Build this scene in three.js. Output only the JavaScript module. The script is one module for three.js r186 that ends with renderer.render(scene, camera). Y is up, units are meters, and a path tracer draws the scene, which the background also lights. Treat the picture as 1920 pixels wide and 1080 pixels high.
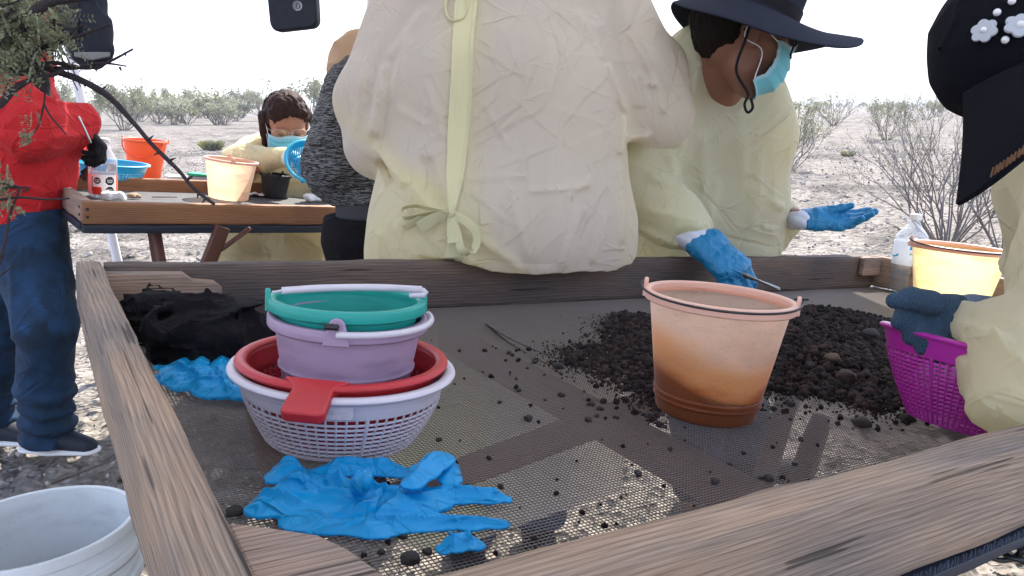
import * as THREE from 'three';
import { mergeGeometries, mergeVertices } from 'three/addons/utils/BufferGeometryUtils.js';
import { RoundedBoxGeometry } from 'three/addons/geometries/RoundedBoxGeometry.js';

// ------------------------------------------------------------------ camera, sky, sun, exposure
const CAM_Y = 1.15, FOC = 1430, PITCH = Math.atan(345 / FOC);
const scene = new THREE.Scene();
const camera = new THREE.PerspectiveCamera(2 * Math.atan(540 / FOC) * 180 / Math.PI, 16 / 9, 0.05, 4000);
camera.position.set(0, CAM_Y, 0);
camera.rotation.x = -PITCH;
camera.updateMatrixWorld();

scene.fog = new THREE.FogExp2(new THREE.Color(0.93, 0.95, 1.0), 0.0014);
const renderer = new THREE.WebGLRenderer({ antialias: true });
renderer.toneMapping = THREE.LinearToneMapping;
renderer.toneMappingExposure = 2.65;
renderer.shadowMap.enabled = true;

const SUN = new THREE.Vector3(0.22, 0.745, -0.63).normalize();
{ // a hazy bright midday sky: white low down, bluer overhead
  const W = 512, H = 256, data = new Float32Array(W * H * 4);
  for (let j = 0; j < H; j++) for (let i = 0; i < W; i++) {
    const el = ((j + 0.5) / H - 0.5) * Math.PI, az = (i + 0.5) / W * 2 * Math.PI - Math.PI;
    const d = [Math.cos(el) * Math.cos(az), Math.sin(el), Math.cos(el) * Math.sin(az)];
    const t = Math.pow(Math.max(0, Math.sin(el)), 0.55), g = Math.max(0, d[0] * SUN.x + d[1] * SUN.y + d[2] * SUN.z);
    const glow = 0.35 * Math.pow(g, 6) + 0.8 * Math.pow(g, 60);
    const o = (j * W + i) * 4;
    data[o] = 1.0 * (1 - t) + 0.16 * t + glow; data[o + 1] = 1.03 * (1 - t) + 0.3 * t + glow * 0.97; data[o + 2] = 1.08 * (1 - t) + 0.66 * t + glow * 0.9; data[o + 3] = 1;
  }
  const sky = new THREE.DataTexture(data, W, H, THREE.RGBAFormat, THREE.FloatType);
  sky.mapping = THREE.EquirectangularReflectionMapping; sky.magFilter = THREE.LinearFilter; sky.needsUpdate = true;
  scene.background = sky; scene.environment = sky;
}
const sun = new THREE.DirectionalLight(new THREE.Color(1, 0.94, 0.83), 4.8);
sun.position.copy(SUN).multiplyScalar(40); sun.castShadow = true; sun.shadow.radius = 1;
Object.assign(sun.shadow.camera, { left: -12, right: 12, top: 12, bottom: -12, near: 1, far: 90 });
sun.shadow.mapSize.set(4096, 4096);
scene.add(sun, sun.target);

// ------------------------------------------------------------------ small maths
const V = (x, y, z) => new THREE.Vector3(x, y, z);
const lerp = (a, b, t) => a + (b - a) * t, clamp = (x, a = 0, b = 1) => Math.min(b, Math.max(a, x)), smooth = (a, b, x) => { const t = clamp((x - a) / (b - a)); return t * t * (3 - 2 * t); };
const rng = (s) => () => { s = (s + 0x6d2b79f5) | 0; let t = Math.imul(s ^ (s >>> 15), 1 | s); t = (t + Math.imul(t ^ (t >>> 7), 61 | t)) ^ t; return ((t ^ (t >>> 14)) >>> 0) / 4294967296; };
const hash3 = (x, y, z) => { let h = Math.imul(x, 374761393) + Math.imul(y, 668265263) + Math.imul(z, 2147483647 ^ 0x5bd1e995) | 0; h = Math.imul(h ^ (h >>> 13), 1274126177); h ^= h >>> 16; return (h >>> 0) / 4294967296; };
const fade = (t) => t * t * t * (t * (t * 6 - 15) + 10);
const mod = (a, n) => ((a % n) + n) % n;
function noise3(x, y, z) { // value noise, -1..1
  const X = Math.floor(x), Y = Math.floor(y), Z = Math.floor(z), u = fade(x - X), v = fade(y - Y), w = fade(z - Z);
  const c = (i, j, k) => hash3(X + i, Y + j, Z + k);
  return 2 * lerp(lerp(lerp(c(0, 0, 0), c(1, 0, 0), u), lerp(c(0, 1, 0), c(1, 1, 0), u), v), lerp(lerp(c(0, 0, 1), c(1, 0, 1), u), lerp(c(0, 1, 1), c(1, 1, 1), u), v), w) - 1;
}
function tile2(x, y, px, py, seed = 0) { // value noise that repeats after px, py cells
  const X = Math.floor(x), Y = Math.floor(y), u = fade(x - X), v = fade(y - Y);
  const c = (i, j) => hash3(mod(X + i, px), mod(Y + j, py), seed);
  return 2 * lerp(lerp(c(0, 0), c(1, 0), u), lerp(c(0, 1), c(1, 1), u), v) - 1;
}
function fbm2(x, y, px, py, oct, seed = 0) { let s = 0, a = 0.5, n = 0; for (let o = 0; o < oct; o++) { s += a * tile2(x, y, px, py, seed + o * 17); n += a; a *= 0.5; x *= 2; y *= 2; px *= 2; py *= 2; } return s / n; }
const fbm3 = (x, y, z, oct = 4) => { let s = 0, a = 0.5, n = 0; for (let o = 0; o < oct; o++) { s += a * noise3(x, y, z); n += a; a *= 0.5; x *= 2.03; y *= 2.03; z *= 2.03; } return s / n; };

// a pixel of the 1920 x 1080 photograph and a depth along the view axis give a point of the place
const cT = Math.cos(PITCH), sT = Math.sin(PITCH);
const P = (px, py, d) => { const x = (px - 960) / FOC * d, y = -(py - 540) / FOC * d; return V(x, cT * y - sT * d + CAM_Y, -sT * y - cT * d); };
const rayDir = (px, py) => P(px, py, 1).sub(V(0, CAM_Y, 0));
const G = (px, py, h = 0) => { const r = rayDir(px, py), t = (h - CAM_Y) / r.y; return V(r.x * t, h, r.z * t); };
const PX = (v) => { const y = v.y - CAM_Y, yc = cT * y - sT * v.z, zc = sT * y + cT * v.z; return [960 + FOC * v.x / -zc, 540 - FOC * yc / -zc, -zc]; };

// ------------------------------------------------------------------ scene graph helpers
const used = new Set();
function numbered(n) { if (!used.has(n)) { used.add(n); return n; } for (let k = 1; ; k++) { const m = n + '_' + String(k).padStart(3, '0'); if (!used.has(m)) { used.add(m); return m; } } }
function shade(o) { o.traverse((c) => { if (c.isMesh) { c.castShadow = true; c.receiveShadow = true; } }); return o; }
function thing(name, label, category, group, pos) {
  const o = new THREE.Group(); o.name = numbered(name); o.userData = { label, category }; if (group) o.userData.group = group;
  if (pos) o.position.copy(pos); scene.add(o); return o;
}
function tagged(mesh, name, label, category, group) { mesh.name = numbered(name); mesh.userData = { label, category }; if (group) mesh.userData.group = group; mesh.castShadow = mesh.receiveShadow = true; scene.add(mesh); return mesh; }
function part(parent, name, geo, mat, kind) {
  const m = new THREE.Mesh(Array.isArray(geo) ? merge(geo) : geo, mat); m.name = name; if (kind) m.userData.kind = kind; m.castShadow = m.receiveShadow = true; parent.add(m); return m;
}
function structure(name, geo, mat) { const m = new THREE.Mesh(geo, mat); m.name = numbered(name); m.userData.kind = 'structure'; m.castShadow = m.receiveShadow = true; scene.add(m); return m; }
function merge(list) {
  list = list.map((g) => { g = g.index ? g.toNonIndexed() : g; const o = new THREE.BufferGeometry(); for (const k of ['position', 'normal', 'uv', 'color']) if (g.attributes[k]) o.setAttribute(k, g.attributes[k]); if (!o.attributes.uv) o.setAttribute('uv', new THREE.BufferAttribute(new Float32Array(o.attributes.position.count * 2), 2)); return o; });
  if (list.some((g) => g.attributes.color)) for (const g of list) if (!g.attributes.color) g.setAttribute('color', new THREE.BufferAttribute(new Float32Array(g.attributes.position.count * 3).fill(1), 3));
  return mergeGeometries(list);
}
const toLocal = (geo, root) => { root.updateMatrixWorld(true); return geo.applyMatrix4(root.matrixWorld.clone().invert()); };
const mm = (geo, pos, quat, scl) => geo.applyMatrix4(new THREE.Matrix4().compose(pos || V(0, 0, 0), quat || new THREE.Quaternion(), scl || V(1, 1, 1)));
const basisQ = (x, y, z) => new THREE.Quaternion().setFromRotationMatrix(new THREE.Matrix4().makeBasis(x, y, z));
const upQ = (n) => new THREE.Quaternion().setFromUnitVectors(V(0, 1, 0), n.clone().normalize());

// ------------------------------------------------------------------ textures
function dataTex(w, h, f, srgb) { // f(u, v) -> [r, g, b] 0..1 (sRGB values if srgb)
  const d = new Uint8Array(w * h * 4);
  for (let j = 0; j < h; j++) for (let i = 0; i < w; i++) { const c = f(i / w, j / h), o = (j * w + i) * 4; if (typeof c === 'number') d[o] = d[o + 1] = d[o + 2] = clamp(c) * 255; else for (let k = 0; k < 3; k++) d[o + k] = clamp(c[k]) * 255; d[o + 3] = 255; }
  const t = new THREE.DataTexture(d, w, h); t.wrapS = t.wrapT = THREE.RepeatWrapping; t.magFilter = THREE.LinearFilter; t.minFilter = THREE.LinearMipmapLinearFilter; if (srgb) t.colorSpace = THREE.SRGBColorSpace; t.needsUpdate = true; return t;
}
function canvasTex(w, h, draw) { const c = document.createElement('canvas'); c.width = w; c.height = h; draw(c.getContext('2d'), w, h); const t = new THREE.CanvasTexture(c); t.colorSpace = THREE.SRGBColorSpace; return t; }
const rep = (t, x, y = x) => { const c = t.clone(); c.repeat.set(x, y); c.needsUpdate = true; return c; };

const TX = {};
{ // creased cloth: many thin straight creases, each a sharp crest that dies out at its ends; one tile is a metre
  const N = 1024, H = new Float32Array(N * N), R = rng(11), wx = new Float32Array(N * N), wy = new Float32Array(N * N);
  for (let j = 0; j < N; j++) for (let i = 0; i < N; i++) { wx[j * N + i] = 14 * fbm2(i / N * 7, j / N * 7, 7, 7, 2, 3); wy[j * N + i] = 14 * fbm2(i / N * 7, j / N * 7, 7, 7, 2, 9); }
  for (let s = 0; s < 330; s++) {
    const big = s < 110, L = (big ? 110 + 260 * R() : 30 + 110 * R()), w = (big ? 13 + 26 * R() : 5 + 9 * R()), am = (R() < 0.7 ? 1 : -0.8) * (big ? 0.9 : 0.42) * (0.4 + 0.6 * R()), a = R() * 6.283, cx = R() * N, cy = R() * N, ux = Math.cos(a), uy = Math.sin(a), ext = Math.ceil(L / 2 + w + 16);
    for (let y = -ext; y <= ext; y++) for (let x = -ext; x <= ext; x++) {
      const X = mod(Math.round(cx + x), N), Y = mod(Math.round(cy + y), N), o = Y * N + X, px = x + wx[o], py = y + wy[o], t = (px * ux + py * uy) / L + 0.5; if (t < 0 || t > 1) continue;
      const q = px * -uy + py * ux, d = Math.abs(q) / (q > 0 ? w : w * 0.55); if (d < 1) H[o] += am * Math.pow(1 - d, 1.6) * Math.pow(Math.sin(Math.PI * t), 0.8);
    }
  }
  TX.crease = dataTex(N, N, (u, v) => 0.42 + 0.17 * H[Math.round(v * N) * N + Math.round(u * N)] + 0.10 * fbm2(u * 6, v * 6, 6, 6, 2, 71));
}
{ // plain sawn wood: a tile is 1 m along the grain and 0.25 m across
  const f = (u, v) => {
    const warp = 3.0 * fbm2(u * 2, v * 2, 2, 2, 2, 21) + 0.45 * fbm2(u * 10, v * 8, 10, 8, 2, 22);
    const s = v * 44 + warp, l = s - Math.floor(s), late = Math.pow(l, 2.2) * smooth(1, 0.9, l);
    const fib = fbm2(u * 24, v * 300, 24, 300, 2, 23), blot = fbm2(u * 5, v * 4, 5, 4, 3, 24), crack = smooth(0.60, 0.72, tile2(u * 8, v * 90, 8, 90, 25)) * smooth(0.1, 0.5, tile2(u * 5, v * 7, 5, 7, 26));
    return { late, fib, blot, crack };
  };
  const cache = {}, at = (u, v) => { const k = Math.round(u * 1024) + ',' + Math.round(v * 512); return cache[k] || (cache[k] = f(u, v)); };
  TX.woodGrey = dataTex(1024, 512, (u, v) => { const w = at(u, v), b = 0.56 + 0.10 * w.blot + 0.10 * w.fib - 0.13 * w.late - 0.24 * w.crack, warm = clamp(0.5 + w.blot * 0.7); return [b * lerp(1.0, 1.04, warm), b * lerp(0.97, 0.93, warm), b * lerp(0.955, 0.82, warm)]; }, true);
  TX.woodWarm = dataTex(1024, 512, (u, v) => { const w = at(u, v), b = 0.62 + 0.07 * w.blot + 0.06 * w.fib - 0.2 * w.late - 0.12 * w.crack; return [b * 1.08, b * 0.79, b * 0.56]; }, true);
  TX.woodBump = dataTex(1024, 512, (u, v) => { const w = at(u, v); return 0.6 + 0.16 * w.fib - 0.25 * w.late - 0.5 * w.crack; });
}
{ // pale ashy soil, tile 2 m
  TX.soil = dataTex(1024, 1024, (u, v) => {
    const a = fbm2(u * 6, v * 6, 6, 6, 4, 31), b = fbm2(u * 40, v * 40, 40, 40, 3, 32), c = tile2(u * 150, v * 150, 150, 150, 33), k = smooth(0.3, 0.75, fbm2(u * 22, v * 22, 22, 22, 3, 36));
    const g = 0.525 + 0.10 * a + 0.12 * b + 0.07 * c - 0.34 * k; return [g * 1.0, g * 0.965, g * 0.925];
  }, true);
  TX.soilBump = dataTex(1024, 1024, (u, v) => 0.5 + 0.3 * fbm2(u * 30, v * 30, 30, 30, 4, 34) + 0.2 * Math.pow(1 - Math.abs(tile2(u * 70, v * 70, 70, 70, 35)), 3));
}
TX.knit = dataTex(256, 256, (u, v) => { const y = v * 32, x = u * 32 + (Math.floor(y) % 2) * 0.5; return 0.5 + 0.5 * Math.cos((x - Math.floor(x) - 0.5) * 6.28) * Math.cos((y - Math.floor(y) - 0.5) * 3.14); });
TX.weave = dataTex(256, 256, (u, v) => 0.5 + 0.22 * Math.sin(u * 6.283 * 48) * Math.sin(v * 6.283 * 48) + 0.25 * fbm2(u * 24, v * 24, 24, 24, 3, 51));
TX.heather = dataTex(512, 512, (u, v) => { const n = fbm2(u * 14 + 0.4 * Math.sin(v * 40), v * 110, 14, 110, 2, 61), k = smooth(-0.2, 0.25, n + 0.3 * tile2(u * 50, v * 220, 50, 220, 62)); const g = lerp(0.13, 0.46, k); return [g * 1.0, g * 0.99, g * 1.0]; }, true);
TX.denim = dataTex(512, 512, (u, v) => { const n = fbm2(u * 5, v * 5, 5, 5, 4, 71), t = 0.5 + 0.5 * Math.sin((u + v) * 6.283 * 90); const g = 0.8 + 0.4 * n + 0.18 * t; return [0.085 * g, 0.205 * g, 0.33 * g]; }, true);
TX.bark = dataTex(256, 256, (u, v) => 0.5 + 0.5 * fbm2(u * 6, v * 24, 6, 24, 4, 81));
TX.scuff = dataTex(512, 512, (u, v) => clamp(0.55 + 0.25 * fbm2(u * 8, v * 8, 8, 8, 4, 91) + 0.3 * smooth(0.55, 0.7, tile2(u * 9, v * 120, 9, 120, 92))));
TX.stain = dataTex(512, 512, (u, v) => { const n = fbm2(u * 8, v * 5, 8, 5, 5, 101), e = v + 0.10 * n + 0.10 * Math.sin(u * 6.283 * 2 + 1), k = smooth(0.74, 0.40, e), m = smooth(0.40, 0.26, e), s = smooth(0.5, 1, tile2(u * 160, v * 120, 160, 120, 103)) * 0.08, g = 1 - 0.10 * smooth(-0.1, 0.8, n) - s; return [g * lerp(1, lerp(0.97, 0.78, m), k), g * lerp(0.985, lerp(0.80, 0.50, m), k), g * lerp(0.97, lerp(0.60, 0.28, m), k)]; }, true);
TX.dirt = dataTex(512, 512, (u, v) => { const a = smooth(-0.1, 0.8, fbm2(u * 9, v * 9, 9, 9, 6, 95)), b = smooth(0.5, 1, tile2(u * 160, v * 160, 160, 160, 96)); const g = 1 - 0.12 * a - 0.035 * b; return [g, g * 0.985, g * 0.95]; }, true);

// ------------------------------------------------------------------ materials
const C = (r, g, b) => new THREE.Color().setRGB(r, g, b);
const S = (hex) => new THREE.Color(hex);
function mat(color, rough = 0.7, o = {}) { return new THREE.MeshPhysicalMaterial({ color, roughness: rough, metalness: 0, side: THREE.DoubleSide, ...o }); }
const M = {
  gown: mat(C(0.88, 0.82, 0.54), 0.95, { transmission: 0.55, thickness: 0, bumpMap: rep(TX.crease, 0.7), bumpScale: 0.030, vertexColors: true, specularIntensity: 0.25 }),
  strap: mat(C(0.78, 0.74, 0.47), 0.95, { transmission: 0.25, thickness: 0, bumpMap: rep(TX.crease, 3), bumpScale: 0.002, specularIntensity: 0.25 }),
  cuff: mat(C(0.62, 0.64, 0.72), 0.95, { bumpMap: rep(TX.weave, 6), bumpScale: 0.001 }),
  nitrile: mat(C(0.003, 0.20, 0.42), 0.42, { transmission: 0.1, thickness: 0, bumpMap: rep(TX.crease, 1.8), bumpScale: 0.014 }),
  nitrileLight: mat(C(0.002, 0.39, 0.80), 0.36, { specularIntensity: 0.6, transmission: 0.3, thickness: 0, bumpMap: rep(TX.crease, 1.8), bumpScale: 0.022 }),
  skin: mat(C(0.23, 0.10, 0.062), 0.55, { vertexColors: false }),
  hair: mat(C(0.010, 0.006, 0.005), 0.75, { specularIntensity: 0.3, bumpMap: rep(TX.bark, 6, 1), bumpScale: 0.004 }),
  mask: mat(C(0.19, 0.60, 0.70), 0.9, { transmission: 0.2, thickness: 0, vertexColors: true }),
  white: mat(C(0.78, 0.78, 0.78), 0.8), black: mat(C(0.008, 0.008, 0.011), 0.8, { specularIntensity: 0.5 }), blackCloth: mat(C(0.010, 0.009, 0.011), 0.95, { specularIntensity: 0.3,  bumpMap: rep(TX.crease, 2), bumpScale: 0.014 }),
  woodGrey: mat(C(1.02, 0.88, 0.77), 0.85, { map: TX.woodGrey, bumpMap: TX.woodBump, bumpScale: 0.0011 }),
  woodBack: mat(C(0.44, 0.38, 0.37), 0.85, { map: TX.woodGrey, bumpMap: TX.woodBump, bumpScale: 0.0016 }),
  woodRaw: mat(C(1.15, 0.94, 0.82), 0.85, { map: TX.woodGrey, bumpMap: TX.woodBump, bumpScale: 0.0012 }),
  woodWarm: mat(C(0.80, 0.72, 0.66), 0.65, { map: TX.woodWarm, bumpMap: TX.woodBump, bumpScale: 0.001 }),
  woodDark: mat(C(0.12, 0.05, 0.035), 0.6, { bumpMap: TX.woodBump, bumpScale: 0.001 }),
  strip: mat(C(0.012, 0.018, 0.032), 0.6), wire: mat(C(0.185, 0.16, 0.145), 0.5, { metalness: 0.4 }), steel: mat(C(0.55, 0.55, 0.56), 0.3, { metalness: 1 }), darkSteel: mat(C(0.05, 0.05, 0.055), 0.45, { metalness: 0.8 }),
  salmon: mat(C(1.0, 0.76, 0.60), 0.75, { transmission: 0.72, thickness: 0, map: TX.stain, specularIntensity: 0.5 }),
  salmonRim: mat(C(0.90, 0.55, 0.42), 0.5, { transmission: 0.2, thickness: 0 }),
  salmonPale: mat(C(1.0, 0.78, 0.60), 0.75, { transmission: 0.72, thickness: 0, map: TX.dirt, specularIntensity: 0.5 }),
  yellowBucket: mat(C(1.0, 0.86, 0.50), 0.75, { transmission: 0.8, thickness: 0, map: TX.dirt, specularIntensity: 0.5 }),
  orange: mat(C(0.86, 0.13, 0.025), 0.45, { transmission: 0.18, thickness: 0 }), blackPlastic: mat(C(0.012, 0.012, 0.016), 0.4),
  lilac: mat(C(0.42, 0.31, 0.49), 0.5, { map: TX.dirt, transmission: 0.12, thickness: 0 }), teal: mat(C(0.01, 0.34, 0.31), 0.45, { map: TX.dirt }), red: mat(C(0.48, 0.02, 0.03), 0.42, { map: TX.dirt }),
  whitePlastic: mat(C(0.62, 0.59, 0.71), 0.5, { map: TX.dirt }), purple: mat(C(0.60, 0.03, 0.46), 0.4, { transmission: 0.35, thickness: 0 }), cyan: mat(C(0.008, 0.50, 0.74), 0.42, { transmission: 0.35, thickness: 0 }),
  pailWhite: mat(C(0.74, 0.80, 0.88), 0.5, { map: TX.dirt }),
  clear: mat(C(0.92, 0.95, 1), 0.12, { transmission: 0.82, thickness: 0, ior: 1.4 }), clearBag: mat(C(0.95, 0.95, 0.97), 0.25, { transmission: 0.85, thickness: 0, ior: 1.4, bumpMap: rep(TX.crease, 3), bumpScale: 0.01 }),
  cloth: mat(C(0.5, 0.5, 0.5), 0.95, { bumpMap: rep(TX.weave, 6), bumpScale: 0.001 }),
  redCloth: mat(C(0.52, 0.012, 0.016), 0.9, { bumpMap: rep(TX.crease, 1), bumpScale: 0.032, sheen: 0.2, sheenColor: C(0.6, 0.1, 0.08) }),
  denim: mat(C(0.9, 1.05, 1.0), 0.9, { map: rep(TX.denim, 2), bumpMap: TX.crease, bumpScale: 0.016 }),
  heather: mat(C(1, 1, 1), 0.95, { map: rep(TX.heather, 3), bumpMap: rep(TX.heather, 3), bumpScale: 0.003 }),
  greyRib: mat(C(0.06, 0.06, 0.07), 0.95, { bumpMap: rep(TX.weave, 10, 1), bumpScale: 0.003 }), tan: mat(C(0.50, 0.32, 0.19), 0.95, { bumpMap: rep(TX.crease, 2), bumpScale: 0.004 }),
  hatNavy: mat(C(0.022, 0.026, 0.042), 0.9, { specularIntensity: 0.3, bumpMap: rep(TX.weave, 8), bumpScale: 0.0012 }), hatUnder: mat(C(0.01, 0.02, 0.035), 0.9),
  capBlack: mat(C(0.0035, 0.004, 0.008), 0.95, { specularIntensity: 0.3, bumpMap: rep(TX.weave, 12), bumpScale: 0.0012 }),
  knit: mat(C(0.028, 0.062, 0.105), 0.9, { bumpMap: rep(TX.knit, 5), bumpScale: 0.0016 }), knitCuff: mat(C(0.12, 0.16, 0.25), 0.9, { bumpMap: rep(TX.knit, 5), bumpScale: 0.0016 }),
  bark: mat(C(0.055, 0.042, 0.05), 0.9, { bumpMap: rep(TX.bark, 3, 12), bumpScale: 0.003 }), twig: mat(C(0.13, 0.105, 0.09), 0.9), deadTwig: mat(C(0.17, 0.145, 0.13), 0.9),
  eyeWhite: mat(C(0.22, 0.17, 0.15), 0.4),
  pearl: mat(C(0.8, 0.8, 0.82), 0.2, { clearcoat: 1 }), lens: mat(C(1, 1, 1), 0.03, { transmission: 1, thickness: 0 }),
};
// ------------------------------------------------------------------ rounded bodies: smooth unions of tapered capsules, meshed by surface nets
class Field {
  constructor(k = 0.03) { this.k = k; this.prims = []; this.fx = []; this.cuts = []; this.lo = V(1e9, 1e9, 1e9); this.hi = V(-1e9, -1e9, -1e9); this.reach = 0; }
  cap(a, b, ra, rb = ra, o = {}) { // o.axis + o.flat flatten along an axis, o.k own blend, o.sub carves
    const d = b.clone().sub(a), L = d.lengthSq() || 1e-9;
    this.prims.push({ ax: a.x, ay: a.y, az: a.z, dx: d.x, dy: d.y, dz: d.z, iL: 1 / L, ra, rb, k: o.k ?? this.k, f: o.flat ? o.flat - 1 : 0, nx: o.axis?.x || 0, ny: o.axis?.y || 0, nz: o.axis?.z || 0, sub: !!o.sub });
    if (!o.sub) for (const [p, r] of [[a, ra], [b, rb]]) { this.lo.min(p.clone().subScalar(r)); this.hi.max(p.clone().addScalar(r)); }
    return this;
  }
  ball(a, r, o) { return this.cap(a, a, r, r, o); }
  chain(pts, rs, o) { for (let i = 0; i + 1 < pts.length; i++) this.cap(pts[i], pts[i + 1], rs[i], rs[i + 1], o); return this; }
  wave(f, reach = 0.02) { this.fx.push(f); this.reach = Math.max(this.reach, reach); return this; }
  bite(f) { this.bites = this.bites || []; this.bites.push(f); return this; } // removes where f is negative
  cut(p, n) { this.cuts.push([n.x, n.y, n.z, n.dot(p)]); return this; } // removes what lies on the side n points to
  base(x, y, z) {
    if (this.fn) return this.fn(x, y, z);
    let d = 1e3;
    for (const p of this.prims) {
      let vx = x - p.ax, vy = y - p.ay, vz = z - p.az, t = (vx * p.dx + vy * p.dy + vz * p.dz) * p.iL; t = t < 0 ? 0 : t > 1 ? 1 : t;
      vx -= t * p.dx; vy -= t * p.dy; vz -= t * p.dz;
      if (p.f) { const s = (vx * p.nx + vy * p.ny + vz * p.nz) * p.f; vx += p.nx * s; vy += p.ny * s; vz += p.nz * s; }
      const e = Math.sqrt(vx * vx + vy * vy + vz * vz) - (p.ra + (p.rb - p.ra) * t), k = p.k;
      if (p.sub) { const h = Math.max(k - Math.abs(d + e), 0) / k; d = Math.max(d, -e) + h * h * k * 0.25; } else { const h = Math.max(k - Math.abs(d - e), 0) / k; d = Math.min(d, e) - h * h * k * 0.25; }
    }
    return d;
  }
  at(x, y, z) {
    let d = this.base(x, y, z);
    if (this.fx.length && Math.abs(d) < this.reach * 2 + 0.02) for (const f of this.fx) d += f(x, y, z);
    for (const c of this.cuts) d = Math.max(d, x * c[0] + y * c[1] + z * c[2] - c[3]);
    if (this.bites) for (const f of this.bites) d = Math.max(d, -f(x, y, z));
    return d;
  }
  grad(p) { const e = 0.003; return V(this.at(p.x + e, p.y, p.z) - this.at(p.x - e, p.y, p.z), this.at(p.x, p.y + e, p.z) - this.at(p.x, p.y - e, p.z), this.at(p.x, p.y, p.z + e) - this.at(p.x, p.y, p.z - e)).normalize(); }
  hit(from, dir, far = 6) { let t = 0; const p = V(0, 0, 0); for (let i = 0; i < 400 && t < far; i++) { p.copy(dir).multiplyScalar(t).add(from); const d = this.at(p.x, p.y, p.z); if (d < 0.0006) return p.clone(); t += Math.max(0.0008, d * 0.5); } return null; }
  mesh(cell, o = {}) {
    const pad = this.reach + cell * 2, lo = this.lo.clone().subScalar(pad), hi = this.hi.clone().addScalar(pad);
    if (o.lo) lo.max(o.lo); if (o.hi) hi.min(o.hi);
    const nx = Math.ceil((hi.x - lo.x) / cell) + 1, ny = Math.ceil((hi.y - lo.y) / cell) + 1, nz = Math.ceil((hi.z - lo.z) / cell) + 1;
    const D = new Float32Array(nx * ny * nz), B = 4, id = (i, j, k) => (k * ny + j) * nx + i;
    for (let k0 = 0; k0 < nz; k0 += B) for (let j0 = 0; j0 < ny; j0 += B) for (let i0 = 0; i0 < nx; i0 += B) {
      const cx = lo.x + (i0 + 1.5) * cell, cy = lo.y + (j0 + 1.5) * cell, cz = lo.z + (k0 + 1.5) * cell;
      let c = this.base(cx, cy, cz); for (const q of this.cuts) c = Math.max(c, cx * q[0] + cy * q[1] + cz * q[2] - q[3]); if (this.bites) for (const f of this.bites) c = Math.max(c, -f(cx, cy, cz));
      const far = Math.abs(c) > cell * B * 1.9 + this.reach;
      for (let k = k0; k < Math.min(k0 + B, nz); k++) for (let j = j0; j < Math.min(j0 + B, ny); j++) for (let i = i0; i < Math.min(i0 + B, nx); i++) {
        let v = far ? c : this.at(lo.x + i * cell, lo.y + j * cell, lo.z + k * cell);
        if (!i || !j || !k || i === nx - 1 || j === ny - 1 || k === nz - 1) v = Math.max(v, cell * 0.5);
        D[id(i, j, k)] = v;
      }
    }
    const pos = [], map = new Int32Array(nx * ny * nz).fill(-1), idx = [];
    const E = [[0, 1], [2, 3], [4, 5], [6, 7], [0, 2], [1, 3], [4, 6], [5, 7], [0, 4], [1, 5], [2, 6], [3, 7]], g = new Float32Array(8);
    for (let k = 0; k < nz - 1; k++) for (let j = 0; j < ny - 1; j++) for (let i = 0; i < nx - 1; i++) {
      let m = 0;
      for (let c = 0; c < 8; c++) { g[c] = D[id(i + (c & 1), j + ((c >> 1) & 1), k + (c >> 2))]; if (g[c] < 0) m |= 1 << c; }
      if (m === 0 || m === 255) continue;
      let x = 0, y = 0, z = 0, n = 0;
      for (const [a, b] of E) if ((g[a] < 0) !== (g[b] < 0)) { const t = g[a] / (g[a] - g[b]); x += lerp(a & 1, b & 1, t); y += lerp((a >> 1) & 1, (b >> 1) & 1, t); z += lerp(a >> 2, b >> 2, t); n++; }
      map[id(i, j, k)] = pos.length / 3; pos.push(lo.x + (i + x / n) * cell, lo.y + (j + y / n) * cell, lo.z + (k + z / n) * cell);
    }
    const quad = (a, b, c, d, flip) => { if (a < 0 || b < 0 || c < 0 || d < 0) return; if (flip) idx.push(a, c, b, b, c, d); else idx.push(a, b, c, b, d, c); };
    for (let k = 1; k < nz - 1; k++) for (let j = 1; j < ny - 1; j++) for (let i = 1; i < nx - 1; i++) {
      const s = D[id(i, j, k)] < 0;
      if (s !== D[id(i + 1, j, k)] < 0) quad(map[id(i, j - 1, k - 1)], map[id(i, j, k - 1)], map[id(i, j - 1, k)], map[id(i, j, k)], !s);
      if (s !== D[id(i, j + 1, k)] < 0) quad(map[id(i - 1, j, k - 1)], map[id(i, j, k - 1)], map[id(i - 1, j, k)], map[id(i, j, k)], s);
      if (s !== D[id(i, j, k + 1)] < 0) quad(map[id(i - 1, j - 1, k)], map[id(i, j - 1, k)], map[id(i - 1, j, k)], map[id(i, j, k)], !s);
    }
    const geo = new THREE.BufferGeometry();
    geo.setAttribute('position', new THREE.Float32BufferAttribute(pos, 3)); geo.setIndex(idx); geo.computeVertexNormals();
    if (o.color) { const col = new Float32Array(pos.length), n = geo.attributes.normal; for (let i = 0; i < pos.length / 3; i++) { const c = o.color(pos[3 * i], pos[3 * i + 1], pos[3 * i + 2], n.getX(i), n.getY(i), n.getZ(i)); col.set(c, 3 * i); } geo.setAttribute('color', new THREE.BufferAttribute(col, 3)); }
    return boxUV(geo, 2, 2);
  }
}
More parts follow.
